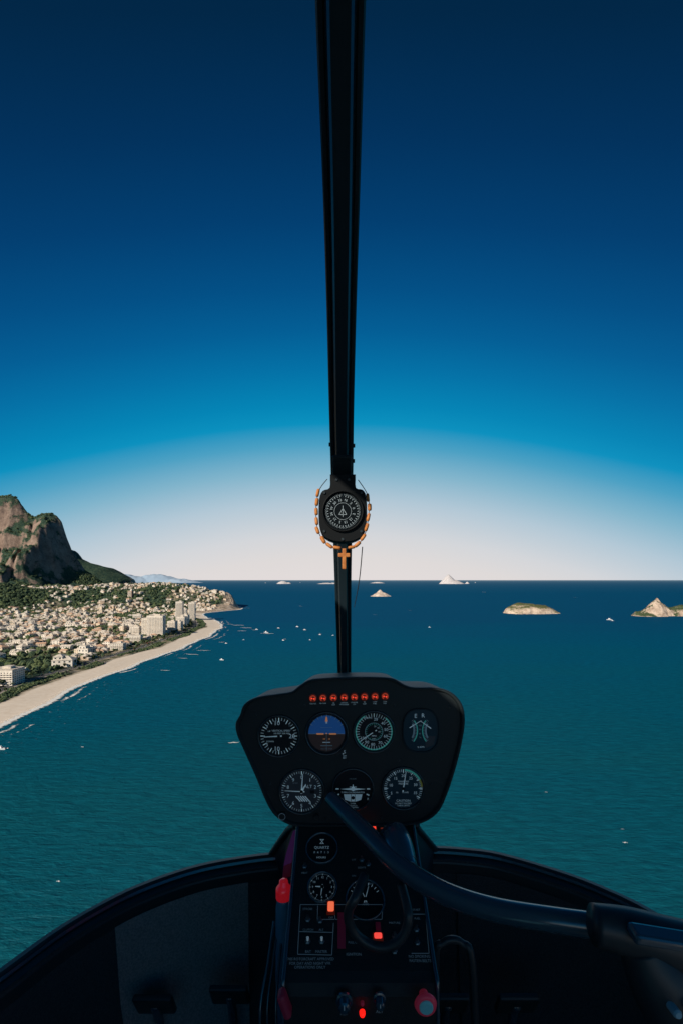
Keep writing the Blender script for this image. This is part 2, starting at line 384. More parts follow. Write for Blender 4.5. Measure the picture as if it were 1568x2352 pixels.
# ------------------------------------------------------------------ vegetation
m_leafA=mat('leaf_dark',(.026,.055,.034),.8,.2,noise=(.07,.10,.05),nscale=.35)
m_leafB=mat('leaf_light',(.06,.095,.04),.8,.2,noise=(.12,.145,.065),nscale=.35)
m_trunk=mat('bark',(.10,.075,.05),.9)
bm=bmesh.new(); bmesh.ops.create_icosphere(bm,subdivisions=1,radius=1); bm.verts.index_update()
ICV=np.array([v.co[:] for v in bm.verts]); ICF=np.array([[v.index for v in f.verts] for f in bm.faces]); bm.free()
def visible(X,Y): return (X/Y>-.80)
def canopy(name,pts,rmin,rmax,mats,lab):
    n=len(pts); r=rng.uniform(rmin,rmax,n)
    base=np.tile(ICV,(n,1,1)); j=1+rng.uniform(-.35,.35,(n,len(ICV),1)); base=base*j
    sc=np.stack([r*rng.uniform(.8,1.25,n),r*rng.uniform(.8,1.25,n),r*rng.uniform(.7,1.1,n)],-1)[:,None,:]
    P=base*sc+np.array(pts)[:,None,:]+np.array([0,0,1])*(r*.45)[:,None,None]
    Fc=ICF[None]+(np.arange(n)*len(ICV))[:,None,None]
    mi=np.repeat(rng.integers(0,len(mats),n),len(ICF))
    me=fast_mesh(name,P.reshape(-1,3),Fc.reshape(-1,3),mats,mi)
    return link(bpy.data.objects.new(name,me),kind='stuff',label=lab,cat='vegetation')
def cand(n,x0,x1,y0,y1):
    X=rng.uniform(x0,x1,n);Y=rng.uniform(y0,y1,n); Z=height(X,Y); d=coast(Y)-X; return X,Y,Z,d
X,Y,Z,d=cand(62000,-3000,-560,1900,3850)
e=6.; sl_=np.hypot((height(X+e,Y)-height(X-e,Y))/(2*e),(height(X,Y+e)-height(X,Y-e))/(2*e))
hp=.06+.34*ss(0,.25,fbm(X,Y,120,4,17))
ok=visible(X,Y)&(d>105)&(Z>13)&(sl_<.9+.9*fbm(X,Y,160,4,19))&(rng.random(len(X))<np.where((Y<2850)&(knoll(X,Y)<.2),hp,.9))
canopy('forest',np.stack([X,Y,Z],-1)[ok],4.5,8.5,[m_leafA,m_leafA,m_leafB],'dense forest covering the hillsides')
X,Y,Z,d=cand(30000,-2300,-440,520,2700)
gm=fbm(X,Y,260,4,91)
ok=visible(X,Y)&(d>98)&(Z<14)&(rng.random(len(X))<np.where(gm>.11,.95,.42))
canopy('shrubbery',np.stack([X,Y,Z],-1)[ok],2.6,5.6,[m_leafA,m_leafB,m_leafB],'garden trees and shrubs filling gaps between houses')
n=4200; Yd=rng.uniform(330,1700,n); dd=rng.uniform(51,72,n); Xd=coast(Yd)-dd
ok=fbm(Xd,Yd,60,3,13)>-.22
canopy('beach_scrub',np.stack([Xd,Yd,np.full(n,2.8)],-1)[ok],1.0,2.3,[m_leafA,m_leafB],'low scrub between the sand and the promenade')

def tree_meshes(seed,H,palm=False):
    r=random.Random(seed); tb=MB(); cb=MB()
    vs,fs=tube([(0,0,-.3),(r.uniform(-.2,.2),.1,H*.3),(r.uniform(-.4,.4),0,H*.62)],[.28,.2,.13],6,3); tb.add(vs,fs)
    top=Vector((0,0,H*.62))
    if palm:
        for k in range(13):
            a=k/13*6.283+r.uniform(-.2,.2); L_=r.uniform(2.2,3.2); pv=[];n=5
            for i in range(n):
                t=i/(n-1); c=top+Vector((math.cos(a)*L_*t,math.sin(a)*L_*t,.9*t-2.3*t*t)); w=.42*math.sin(math.pi*(.15+.8*t)); s=Vector((-math.sin(a),math.cos(a),0))*w
                pv+= [c-s-Vector((0,0,w*.5)),c,c+s-Vector((0,0,w*.5))]
            cb.add(pv,[(3*i+j,3*i+j+1,3*i+j+4,3*i+j+3) for i in range(n-1) for j in range(2)],k%2)
    else:
        for k in range(4):
            a=k*1.7+r.random(); p=Vector((math.cos(a)*H*.2,math.sin(a)*H*.2,H*.78)); vs,fs=tube([top*.8,top*.6+p*.4,p],[.12,.09,.05],5,2); tb.add(vs,fs)
        for k in range(110):
            a=r.random()*6.283; z=r.uniform(-1,1); q=math.sqrt(1-z*z)*r.uniform(.45,1)
            c=Vector((math.cos(a)*q*H*.34,math.sin(a)*q*H*.34,H*.74+z*H*.24)); s=r.uniform(.35,.8)
            R=Matrix.Rotation(r.random()*6,4,Vector((r.random(),r.random(),r.random()+.01)).normalized())
            M=Matrix.Translation(c)@R
            cb.add([M@Vector(p) for p in [(-s,-s*.6,0),(s*.3,-s,.2),(s,.3*s,-.1),(-.2*s,s,.25)]],[(0,1,2,3)],k%2)
            cb.add([M@Vector(p) for p in [(0,-s*.7,-s*.6),(0.1,s*.6,-s*.5),(-.1,s*.5,s*.6),(0,-s*.5,s*.5)]],[(0,1,2,3)],(k+1)%2)
    return mesh_data('trunk',tb.v,tb.f,[m_trunk],tb.m),mesh_data('crown',cb.v,cb.f,[m_leafA,m_leafB],cb.m)
TV=[(tree_meshes(1,8),'tree','leafy street tree with rounded crown by the seafront road'),(tree_meshes(2,10),'tree','leafy street tree with rounded crown by the seafront road'),(tree_meshes(3,11,True),'palm_tree','tall palm tree beside the seafront promenade'),(tree_meshes(4,6.5),'tree','leafy street tree with rounded crown by the seafront road')]
y=430.
while y<1760:
    for dband in (70,95,101):
        if random.random()<(.6 if dband!=101 else .45):
            (tm,cm),nm,lb=TV[2] if (dband==70 and random.random()<.6) else random.choice(TV)
            yy=y+random.uniform(-4,4); xx=float(coast(yy))-dband-random.uniform(-1,1.5)
            if xx/yy<-.78: continue
            e_=empty(nm,loc=(xx,yy,3.0),rot=(0,0,random.random()*6),label=lb,cat='tree',group='trees along the seafront road'); s=random.uniform(.8,1.3); e_.scale=(s,s,s)
            for k_,dta in (('trunk',tm),('crown',cm)):
                link(bpy.data.objects.new(k_,dta),parent=e_)
    y+=11+ (y-430)*.006

# ------------------------------------------------------------------ houses
m_wall=[mat('plaster_white',(.84,.77,.67),.85,noise=(.72,.65,.56),nscale=.2),mat('plaster_cream',(.80,.66,.50),.85,noise=(.68,.56,.42),nscale=.2),mat('plaster_sand',(.66,.50,.37),.85,noise=(.54,.42,.31),nscale=.2)]
m_tile=mat('roof_tile',(.52,.31,.20),.9,noise=(.68,.47,.33),nscale=.5)
m_conc=mat('roof_concrete',(.74,.66,.56),.9,noise=(.52,.46,.39),nscale=.25)
m_win=mat('window_glass',(.05,.065,.08),.15,.6)
def house_geo(seed):
    r=random.Random(seed); wb=MB(); rb=MB()
    def block(cx,cy,w,d,h,roof):
        wb.add(*box(w,d,h+2,0,c=(cx,cy,h/2-1)),0)
        nfl=max(1,int(h//3))
        for fl in range(nfl):
            z=fl*3+1.6
            for s in (-1,1):
                k=max(2,int(w//4))
                for i in range(k):
                    x=cx-w/2+(i+.5)*w/k; wb.add([(x-.8,cy+s*(d/2+.04),z-.65),(x+.8,cy+s*(d/2+.04),z-.65),(x+.8,cy+s*(d/2+.04),z+.65),(x-.8,cy+s*(d/2+.04),z+.65)],[(0,1,2,3)],1)
                k=max(2,int(d//4))
                for i in range(k):
                    y=cy-d/2+(i+.5)*d/k; wb.add([(cx+s*(w/2+.04),y-.8,z-.65),(cx+s*(w/2+.04),y+.8,z-.65),(cx+s*(w/2+.04),y+.8,z+.65),(cx+s*(w/2+.04),y-.8,z+.65)],[(0,1,2,3)],1)
        o=.6;a=w/2+o;b=d/2+o
        if roof=='hip':
            rh=min(w,d)*.26; g=max(0,a-b)+.3
            rb.add([(cx-a,cy-b,h),(cx+a,cy-b,h),(cx+a,cy+b,h),(cx-a,cy+b,h),(cx-g,cy,h+rh),(cx+g,cy,h+rh)],[(0,1,5,4),(1,2,5),(2,3,4,5),(3,0,4),(0,3,2,1)],0)
        elif roof=='gable':
            rh=d*.28
            rb.add([(cx-a,cy-b,h-.1),(cx+a,cy-b,h-.1),(cx+a,cy+b,h-.1),(cx-a,cy+b,h-.1),(cx-a,cy,h+rh),(cx+a,cy,h+rh)],[(0,1,5,4),(2,3,4,5),(0,4,3),(1,2,5),(0,3,2,1)],0)
        else:
            rb.add(*box(w+.3,d+.3,.7,0,c=(cx,cy,h+.3)),1); rb.add(*box(w*.3,d*.3,2.2,0,c=(cx+w*.15,cy+d*.1,h+1.7)),1)
    t=seed%7
    if t==0: block(0,0,15,11,6.2,'hip'); block(9,3,7,8,3.4,'flat'); block(-4,-8,6,6,3.2,'hip')
    elif t==1: block(0,0,13,12,6.4,'flat'); block(-2,1,8,8,9.2,'flat'); block(8,-4,6,8,3.3,'gable')
    elif t==2: block(0,0,17,10,6,'gable'); block(-5,-7,7,6,3.3,'hip')
    elif t==3: block(0,0,12,12,6.3,'hip'); block(0,-8,9,5,3.2,'flat')
    elif t==4: block(0,0,18,12,6,'hip'); block(4,0,8,10,9,'hip')
    elif t==5: block(0,0,11,9,9.3,'flat'); block(8,0,7,9,6.2,'gable')
    else: block(0,0,14,13,6.5,'hip'); block(-8,5,6,6,6,'flat')
    return wb,rb
VAR=[]
for s in range(7):
    for wi in range(3):
        if wi==2 and s%2: continue
        wb,rb=house_geo(s); wm=m_wall[wi]
        wd=mesh_data('wall',wb.v,wb.f,[wm,m_win],wb.m)
        tl=(s+wi)%2
        rmA=[m_tile,m_conc] if tl else [m_conc,m_conc]
        rd=mesh_data('roof',rb.v,rb.f,rmA,rb.m)
        cb=MB(); cb.v=wb.v+rb.v; cb.f=wb.f+[tuple(i+len(wb.v) for i in f) for f in rb.f]; cb.m=wb.m+[2+x for x in rb.m]
        cd=mesh_data('house',cb.v,cb.f,[wm,m_win]+rmA,cb.m)
        tn={0:'white plastered',1:'cream plastered',2:'sand coloured'}[wi]; rn='tiled roof' if tl else 'pale concrete roof'
        VAR.append((wd,rd,cd,f'{tn} house with {rn} in the coastal town',cb,wi,tl))
TOWERS=[(-585,1650,24,22,68,'tall white apartment tower near the beach'),(-546,1668,22,20,64,'tall white apartment tower near the beach'),(-489,1205,42,20,52,'broad white beachfront hotel block with balconies'),(-520,1225,24,22,44,'broad white beachfront hotel block with balconies'),
 (-478,1290,22,20,30,'mid-rise white apartment block beside the beach'),(-482,1345,24,18,24,'mid-rise white apartment block beside the beach'),(-492,1405,24,20,33,'mid-rise white apartment block beside the beach'),(-502,1462,20,20,26,'mid-rise white apartment block beside the beach'),(-522,1525,22,20,30,'mid-rise white apartment block beside the beach'),
 (-474,645,34,26,21,'low white terraced hotel with long balconies'),(-1077,2330,22,18,34,'small brown apartment tower among houses'),(-560,1240,26,16,20,'mid-rise white apartment block beside the beach'),(-490,1090,24,20,15,'mid-rise white apartment block beside the beach'),(-470,960,26,18,13,'mid-rise white apartment block beside the beach'),(-628,1760,22,20,22,'mid-rise white apartment block beside the beach'),(-590,1420,20,18,22,'mid-rise white apartment block beside the beach'),(-650,1580,24,18,26,'mid-rise white apartment block beside the beach'),(-640,1850,26,18,30,'mid-rise white apartment block beside the beach'),(-760,1700,30,16,18,'mid-rise white apartment block beside the beach')]
cands=[]
by=470.
row=0
while by<2950:
    bx=-450.; sp_=26
    while bx>-2250:
        jx=bx+random.uniform(-9,9); jy=by+random.uniform(-8,8)+ (bx+450)*.06
        cx_=float(coast(jy)); d_=cx_-jx
        dmin=106 if jy<2050 else 62
        if jy>480 and d_>dmin and jx/jy>-.80 and (int((-bx)/sp_)%6!=5 or random.random()<.1):
            z=float(height(jx,jy)); g_=float(fbm(jx,jy,260,4,91)); g2=float(fbm(jx,jy,120,4,17))
            pr=.84 if z<14 else ((.8 if g2<.08 else .2) if z<140 else .0)
            if g_>.11 and z<14: pr=.16
            if jy>2700 and jx<-1700: pr*=.3
            if float(knoll(jx,jy))>.22: pr=0
            if any(abs(jx-t_[0])<t_[2]/2+13 and abs(jy-t_[1])<t_[3]/2+12 for t_ in TOWERS): pr=0
            if random.random()<pr: cands.append((jx,jy,z))
        bx-=sp_
    by+=(27 if row%2==0 else 35); row+=1
cands.sort(key=lambda c:c[0]**2+c[1]**2)
SV=[];SF=[];SM=[];so_=0
MATL=[m_wall[0],m_wall[1],m_wall[2],m_win,m_tile,m_conc]
for i,(hx,hy,hz) in enumerate(cands):
    vi=random.choice(VAR) if random.random()<.65 else random.choice([v for v in VAR if v[5]==0])
    wd,rd,cd,lb,cb,wi,rt=vi; rot=random.choice([0,1.5708,3.1416,4.712])+random.uniform(-.4,.4)-.06; s=random.uniform(.75,1.35) if random.random()<.9 else random.uniform(1.4,1.8)
    sz=s*random.uniform(.75,1.15)
    if i<300:
        if i<90:
            h=empty('house',loc=(hx,hy,hz),rot=(0,0,rot),label=lb,cat='house',group='houses of the coastal town'); h.scale=(s,s,sz)
            link(bpy.data.objects.new('wall',wd),parent=h); link(bpy.data.objects.new('roof',rd),parent=h)
        else:
            h=link(bpy.data.objects.new('house',cd),loc=(hx,hy,hz),rot=(0,0,rot),label=lb,cat='house',group='houses of the coastal town'); h.scale=(s,s,sz)
    else:
        A=np.array(cb.v)*np.array([s,s,sz]); c_,s_=math.cos(rot),math.sin(rot)
        B=np.stack([A[:,0]*c_-A[:,1]*s_+hx,A[:,0]*s_+A[:,1]*c_+hy,A[:,2]+hz],-1)
        SV.append(B); SF+= [tuple(k+so_ for k in f) for f in cb.f]
        rm={2:(4 if rt else 5),3:5}
        SM+=[wi if m_==0 else (3 if m_==1 else rm[m_]) for m_ in cb.m]; so_+=len(A)
me=bpy.data.meshes.new('distant_houses'); me.from_pydata(np.concatenate(SV).tolist(),[],SF)
for m_ in MATL: me.materials.append(m_)
me.polygons.foreach_set('material_index',SM); me.update()
link(bpy.data.objects.new('distant_houses',me),kind='stuff',label='mass of small white houses spreading to the hills',cat='houses')

m_brown=mat('plaster_brown',(.40,.27,.2),.85)
for (tx,ty,w,d,h,lb) in TOWERS:
    z0=float(height(tx,ty)); e_=empty('apartment_building',loc=(tx,ty,z0),rot=(0,0,random.uniform(-.12,.12)),label=lb,cat='apartment building')
    wb=MB(); wb.add(*box(w,d,h,0,c=(0,0,h/2)),0); nf=int(h//3.1)
    for fl in range(nf):
        z=fl*3.1+1.9
        for (ax,half,per) in (('x',d/2,w),('y',w/2,d)):
            k=max(3,int(per//4))
            for s in (-1,1):
                for i in range(k):
                    p=-per/2+(i+.5)*per/k; q=s*(half+.05); ww=per/k*.26
                    if ax=='x': pts=[(p-ww,q,z-.6),(p+ww,q,z-.6),(p+ww,q,z+.6),(p-ww,q,z+.6)]
                    else: pts=[(q,p-ww,z-.6),(q,p+ww,z-.6),(q,p+ww,z+.6),(q,p-ww,z+.6)]
                    wb.add(pts,[(0,1,2,3)],1)
    mobj('wall',wb,[m_brown if 'brown' in lb else m_wall[0],m_win],parent=e_)
    rb=MB(); rb.add(*box(w+.6,d+.6,1.2,0,c=(0,0,h+.5))); rb.add(*box(w*.35,d*.4,3.5,0,c=(w*.1,0,h+2.8))); mobj('roof',rb,[m_conc],parent=e_)
    bb=MB(); bb.add(*box(w*.86,1.6,.25,0,c=(0,0,0))); bb.add(*box(w*.86,.12,1.0,0,c=(0,-.76,.55)))
    bd=mesh_data('balcony',bb.v,bb.f,[m_wall[0]],bb.m)
    for fl in range(1,nf): link(bpy.data.objects.new('balcony',bd),parent=e_,loc=(0,-d/2-.85,fl*3.1))

# parked cars along the road
m_cars=[mat('car_paint_white',(.75,.75,.73),.3,coat=.5),mat('car_paint_dark',(.04,.045,.05),.3,coat=.5),mat('car_paint_red',(.4,.04,.03),.3,coat=.5),mat('car_paint_silver',(.45,.46,.47),.3,metal=.5)]
m_tyre=mat('tyre',(.02,.02,.02),.8)
prof=[(-2.1,.35),(-2.1,.85),(-1.5,.95),(-1.05,1.4),(.5,1.42),(1.15,.95),(2.0,.82),(2.1,.4)]
CD=[]
for i_,m_ in enumerate(m_cars):
    cb=MB(); n=len(prof); cb.add([(x,-.85,z) for x,z in prof]+[(x,.85,z) for x,z in prof],[tuple(range(n-1,-1,-1)),tuple(range(n,2*n))]+[(k,(k+1)%n,(k+1)%n+n,k+n) for k in range(n)])
    gb=MB()
    for s in (-1,1): gb.add([(-1.25,s*.86,.98),(.9,s*.86,.98),(.42,s*.86,1.34),(-.95,s*.86,1.34)],[(0,1,2,3)])
    tb=MB(); vs,fs=lathe([(.3,-.1),(.33,0),(.3,.1)],12); tb.add(vs,fs)
    CD.append((mesh_data('body',cb.v,cb.f,[m_],cb.m),mesh_data('window',gb.v,gb.f,[m_win],gb.m),mesh_data('wheel',tb.v,tb.f,[m_tyre],tb.m),['white','dark grey','red','silver'][i_]))
y=470.
while y<1500:
    y+=random.uniform(9,45); sd_=random.choice([79.2,89.]); ci=random.choice([0,0,1,2,3,3])
    bd,gd_,wd_,cn=CD[ci]; dy=float(coast(y+4)-coast(y-4))/8
    e_=empty('car',loc=(float(coast(y))-sd_,y,3.15),rot=(0,0,math.atan2(1,dy)),label=f'{cn} car parked along the seafront road',cat='car',group='cars parked along the seafront road')
    link(bpy.data.objects.new('body',bd),parent=e_); link(bpy.data.objects.new('window',gd_),parent=e_)
    for px_ in (-1.3,1.3):
        for py_ in (-.8,.8): link(bpy.data.objects.new('wheel',wd_),parent=e_,loc=(px_,py_,.33))

# ------------------------------------------------------------------ islands
def island_mat(name,rockc,green,bare=.5):
    m=bpy.data.materials.new(name); m.use_nodes=True; nt=m.node_tree; b=nt.nodes['Principled BSDF']; b.inputs['Roughness'].default_value=.95; b.inputs['Specular IOR Level'].default_value=.1
    geo=nt.nodes.new('ShaderNodeNewGeometry'); n=nt.nodes.new('ShaderNodeTexNoise'); n.inputs['Scale'].default_value=.05; n.inputs['Detail'].default_value=9; n.inputs['Roughness'].default_value=.7
    nt.links.new(geo.outputs['Position'],n.inputs['Vector'])
    sn=nt.nodes.new('ShaderNodeSeparateXYZ'); nt.links.new(geo.outputs['Normal'],sn.inputs[0])
    k=mth(nt,'MULTIPLY_ADD',n.outputs['Fac'],1.3,sn.outputs['Z']); k=mth(nt,'SUBTRACT',k,.95+bare); k=mth(nt,'MULTIPLY',k,5,clamp=True)
    r=nt.nodes.new('ShaderNodeValToRGB'); nt.links.new(n.outputs['Fac'],r.inputs[0])
    r.color_ramp.elements[0].position=.32; r.color_ramp.elements[1].position=.6
    r.color_ramp.elements[0].color=(rockc[0]*.38,rockc[1]*.34,rockc[2]*.32,1); r.color_ramp.elements[1].color=(*rockc,1)
    mx=nt.nodes.new('ShaderNodeMix'); mx.data_type='RGBA'; nt.links.new(k,mx.inputs[0]); nt.links.new(r.outputs[0],mx.inputs[6]); mx.inputs[7].default_value=(*green,1)
    nt.links.new(mx.outputs[2],b.inputs['Base Color'])
    bp=nt.nodes.new('ShaderNodeBump'); bp.inputs['Strength'].default_value=.9; bp.inputs['Distance'].default_value=9; nt.links.new(n.outputs['Fac'],bp.inputs['Height']); nt.links.new(bp.outputs[0],b.inputs['Normal'])
    return m
def island(cx,cy,bumps,m,lab,res=90,nz=.18,sc=None):
    xs=[b[0]-b[2]*1.25 for b in bumps]+[b[0]+b[2]*1.25 for b in bumps]; ys=[b[1]-b[3]*1.25 for b in bumps]+[b[1]+b[3]*1.25 for b in bumps]
    gx=np.linspace(min(xs),max(xs),res); gy_=np.linspace(min(ys),max(ys),res*2//3)
    X,Y=np.meshgrid(gx,gy_,indexing='ij'); sc=sc or (gx[-1]-gx[0])/5
    n1=fbm(X+cx,Y+cy,sc,6,3); H=np.full_like(X,-9.)
    for (bx,by_,rx,ry,h,p) in bumps:
        r=np.sqrt(((X-bx)/rx)**2+((Y-by_)/ry)**2)*(1+.22*n1)
        H=np.maximum(H,h*(1-np.clip(r,0,2)**p))
    Hm=max(b[4] for b in bumps); Z=H+Hm*nz*n1*ss(0,Hm*.3,H); Z=np.maximum(Z,-Hm*.12-1)
    id_=np.arange(X.size).reshape(X.shape); Fq=np.stack([id_[:-1,:-1],id_[1:,:-1],id_[1:,1:],id_[:-1,1:]],-1).reshape(-1,4)
    me=fast_mesh('island',np.stack([X,Y,Z],-1).reshape(-1,3),Fq,[m],smooth=True)
    link(bpy.data.objects.new('island',me),loc=(cx,cy,0),kind='structure',label=lab,cat='island')
mi_pale=island_mat('island_rock_pale',(.76,.64,.54),(.16,.16,.09),.80)
mi_mix=island_mat('island_rock_green',(.74,.60,.47),(.12,.13,.06),.36)
mi_grn=island_mat('island_scrub',(.68,.54,.43),(.07,.10,.05),.30)
mi_far=island_mat('island_rock_hazy',(.72,.70,.72),(.42,.48,.55),.75)  # distance haze put into the rock and scrub colours
island(359,4160,[(0,0,95,70,36,1.8),(-8,0,60,48,58,1.3)],mi_pale,'small cone shaped bare pale rock island',70)
island(845,2060,[(0,0,125,70,38,4),(-20,0,85,55,46,3.5),(60,5,60,50,34,3)],mi_mix,'long flat topped island with pale cliffs and scrub',150,.22,60)
island(1285,1900,[(24,0,48,46,58,1.9),(34,5,26,30,68,1.6),(2,-10,34,28,38,2.2),(-20,0,54,45,24,2),(70,20,55,40,36,2.4),(190,30,120,70,52,2.4),(118,25,62,50,30,2.4)],mi_grn,'rocky island with jagged peak and green saddle',190,.42,46)
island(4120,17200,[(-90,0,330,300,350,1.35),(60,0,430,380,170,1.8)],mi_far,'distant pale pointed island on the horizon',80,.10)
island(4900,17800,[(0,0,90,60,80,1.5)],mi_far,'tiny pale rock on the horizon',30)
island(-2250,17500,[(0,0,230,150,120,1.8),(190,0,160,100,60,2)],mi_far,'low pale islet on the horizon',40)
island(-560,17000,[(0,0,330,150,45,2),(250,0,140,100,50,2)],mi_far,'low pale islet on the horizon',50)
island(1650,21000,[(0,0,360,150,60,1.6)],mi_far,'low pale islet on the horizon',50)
m_haze=mat('hazy_hill',(.36,.47,.60),.95,.05,noise=(.32,.43,.56),nscale=.002)  # aerial haze painted into the base colour of the hills
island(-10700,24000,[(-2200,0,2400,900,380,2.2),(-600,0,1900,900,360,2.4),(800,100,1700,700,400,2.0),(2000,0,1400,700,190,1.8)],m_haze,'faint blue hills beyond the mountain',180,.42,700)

# ------------------------------------------------------------------ boats
m_hull=mat('boat_gelcoat',(.85,.85,.83),.3); m_cabin=mat('boat_cabin',(.75,.75,.75),.4)
def boat_data():
    hb=MB(); st=[(-1,.75,.0),(-.5,.95,0),(0,1,0),(.5,.8,.1),(.85,.35,.25),(1,.02,.4)]
    vs=[]
    for x,w,r in st: vs+=[(x*5,-w*1.5,1.1+r),(x*5,-w*.9,-.3),(x*5,w*.9,-.3),(x*5,w*1.5,1.1+r)]
    fs=[(4*i+j,4*i+j+1,4*i+j+5,4*i+j+4) for i in range(5) for j in range(3)]+[(4*i+3,4*i,4*i+4,4*i+7) for i in range(5)]+[(0,1,2,3)]
    hb.add(vs,fs); cb=MB(); cb.add(*box(3.4,2,1.5,.25,c=(-.2,0,1.9))); cb.add(*box(2,1.6,.9,.2,c=(-.5,0,3.0)))
    wb=MB(); wb.add(*box(.1,1.7,.7,.02,c=(1.55,0,2.1)))
    return mesh_data('hull',hb.v,hb.f,[m_hull],hb.m),mesh_data('cabin',cb.v,cb.f,[m_cabin],cb.m),mesh_data('windscreen',wb.v,wb.f,[m_win],wb.m)
BD=boat_data()
for (u,v,s) in [(1398,1424,2.0),(510,1516,.9),(612,1453,1.3),(1405,1426,1),(700,1447,.9),(735,1458,.7),(765,1460,.7),(651,1471,.7),(683,1440,1.),(590,1446,.9),(520,1478,.7),(3,1721,.9),(640,1443,.8),(560,1470,.6),(985,1441,.8),(712,1470,.5),(1090,1338.6,8),(690,1338.5,8),(610,1339,6)]:
    x,y=gpt(u,v); e_=empty('motorboat',loc=(x,y,0),rot=(0,0,random.uniform(-.6,.6)),label='small white motorboat on the open sea',cat='boat',group='boats on the bay'); e_.scale=(s,s,s)
    for nm,dt in zip(('hull','cabin','windscreen'),BD): link(bpy.data.objects.new(nm,dt),parent=e_)

# ================================================================== HELICOPTER
BASE=1.1
heli=empty('helicopter',loc=(0,0,EYE-BASE),label='light helicopter cockpit with black instrument panel flying over sea',cat='helicopter')
OFF=(0,0,BASE)
m_blk=mat('panel_black',(.013,.020,.024),.5,.35,bump=.4,nscale=900)
m_hous=mat('compass_black',(.006,.008,.010),.6,.15)
m_gloss=mat('post_black',(.016,.029,.038),.20,.7)
m_rub=mat('rubber_black',(.020,.030,.037),.42,.45)
m_face=mat('dial_black',(.009,.013,.018),.35,.3)
m_card=mat('compass_card_black',(.005,.008,.011),.8,.05)
m_tint=mat('dial_blue_black',(.014,.045,.066),.3,.4)
m_grey=mat('dial_grey',(.060,.064,.076),.5,.3)
m_wht=mat('marking_white',(.80,.86,.88),.6,.2,emit=(.6,.85,.95),estr=.08)  # weak glow added to this and most dial paints below, for legibility
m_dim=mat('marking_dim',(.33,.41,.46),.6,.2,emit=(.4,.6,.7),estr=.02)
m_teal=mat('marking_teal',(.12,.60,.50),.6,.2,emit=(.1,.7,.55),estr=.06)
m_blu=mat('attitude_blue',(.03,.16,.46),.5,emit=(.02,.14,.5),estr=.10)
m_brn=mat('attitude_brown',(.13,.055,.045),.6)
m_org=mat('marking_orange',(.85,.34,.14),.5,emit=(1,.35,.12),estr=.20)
m_red=mat('lamp_red',(.45,.03,.01),.35,emit=(1,.12,.05),estr=.22)
m_redb=mat('lamp_red_lit',(.8,.04,.02),.35,emit=(1,.06,.03),estr=1.0)
m_dkr=mat('lamp_well',(.06,.008,.005),.5,emit=(1,.08,.03),estr=.03)
m_pink=mat('plastic_pink',(.50,.055,.12),.35,emit=(1,.06,.12),estr=.04)  # added glow brightens the mixture knob; strap and paper below get it too
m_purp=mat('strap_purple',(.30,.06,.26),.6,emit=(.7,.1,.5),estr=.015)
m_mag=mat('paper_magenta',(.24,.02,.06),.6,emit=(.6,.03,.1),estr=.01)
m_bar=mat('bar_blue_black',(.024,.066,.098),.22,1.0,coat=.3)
m_carp=mat('carpet_dark',(.055,.062,.070),.95,.1,noise=(.036,.041,.048),bump=.6,nscale=400)
m_carp2=mat('carpet_grey',(.30,.27,.265),.95,.1,noise=(.20,.185,.19),bump=.6,nscale=300)
m_shell=mat('cabin_lining',(.30,.305,.31),.8,.2)
m_scr=mat('metal_screw',(.14,.17,.19),.35,.5,metal=.8)
m_cyan=mat('knob_cyan',(.12,.42,.50),.4,emit=(.1,.4,.5),estr=.05)  # slight glow added to the cap colour
m_wood=mat('bead_wood',(.42,.14,.035),.5,.3,noise=(.56,.22,.06),nscale=120)
m_string=mat('string',(.03,.03,.03),.8)

def F2(pts,layer): return [(x,-layer,z) for x,z in pts]
class Dial:
    """drawing of one instrument face in metres, x right z up, facing -Y"""
    def __init__(s,mats): s.mb=MB(); s.mats=mats
    def k(s,m): 
        if m not in s.mats: s.mats.append(m)
        return s.mats.index(m)
    def poly(s,pts,m,l=.0012): s.mb.add(F2(pts,l),[tuple(range(len(pts)))],s.k(m))
    def disc(s,r,m,l=.0006,cx=0,cz=0,n=40): s.poly([(cx+r*math.cos(2*math.pi*i/n),cz+r*math.sin(2*math.pi*i/n)) for i in range(n)],m,l)
    def arc(s,r0,r1,a0,a1,m,l=.001,cx=0,cz=0,n=24):
        p=[math.radians(a0+(a1-a0)*i/n) for i in range(n+1)]
        vs=[(cx+r0*math.sin(a),cz+r0*math.cos(a)) for a in p]+[(cx+r1*math.sin(a),cz+r1*math.cos(a)) for a in p]
        s.mb.add(F2(vs,l),[(i,i+1,n+2+i,n+1+i) for i in range(n)],s.k(m))
    def line(s,x0,z0,x1,z1,w,m,l=.0014,w2=None):
        dx,dz=x1-x0,z1-z0; L_=math.hypot(dx,dz); nx_,nz_=-dz/L_,dx/L_; w2=w if w2 is None else w2
        s.poly([(x0+nx_*w/2,z0+nz_*w/2),(x0-nx_*w/2,z0-nz_*w/2),(x1-nx_*w2/2,z1-nz_*w2/2),(x1+nx_*w2/2,z1+nz_*w2/2)],m,l)
    def ticks(s,r0,r1,a0,a1,n,w,m,l=.0012):
        for i in range(n):
            a=math.radians(a0+(a1-a0)*i/max(1,n-1)); s.line(r0*math.sin(a),r0*math.cos(a),r1*math.sin(a),r1*math.cos(a),w,m,l)
    def text(s,t,x,z,cap,m,l=.0015,rot=0):
        vs,fs=text2d(t); k=cap/.70; c,sn=math.cos(rot),math.sin(rot)
        s.mb.add([(x+(a*c-b*sn)*k,-l,z+(a*sn+b*c)*k) for a,b in vs],fs,s.k(m))
def make_dial(name,D,parent,loc,rot=(0,0,0)):
    return mobj(name,D.mb,D.mats,parent=parent,loc=loc,rot=rot)
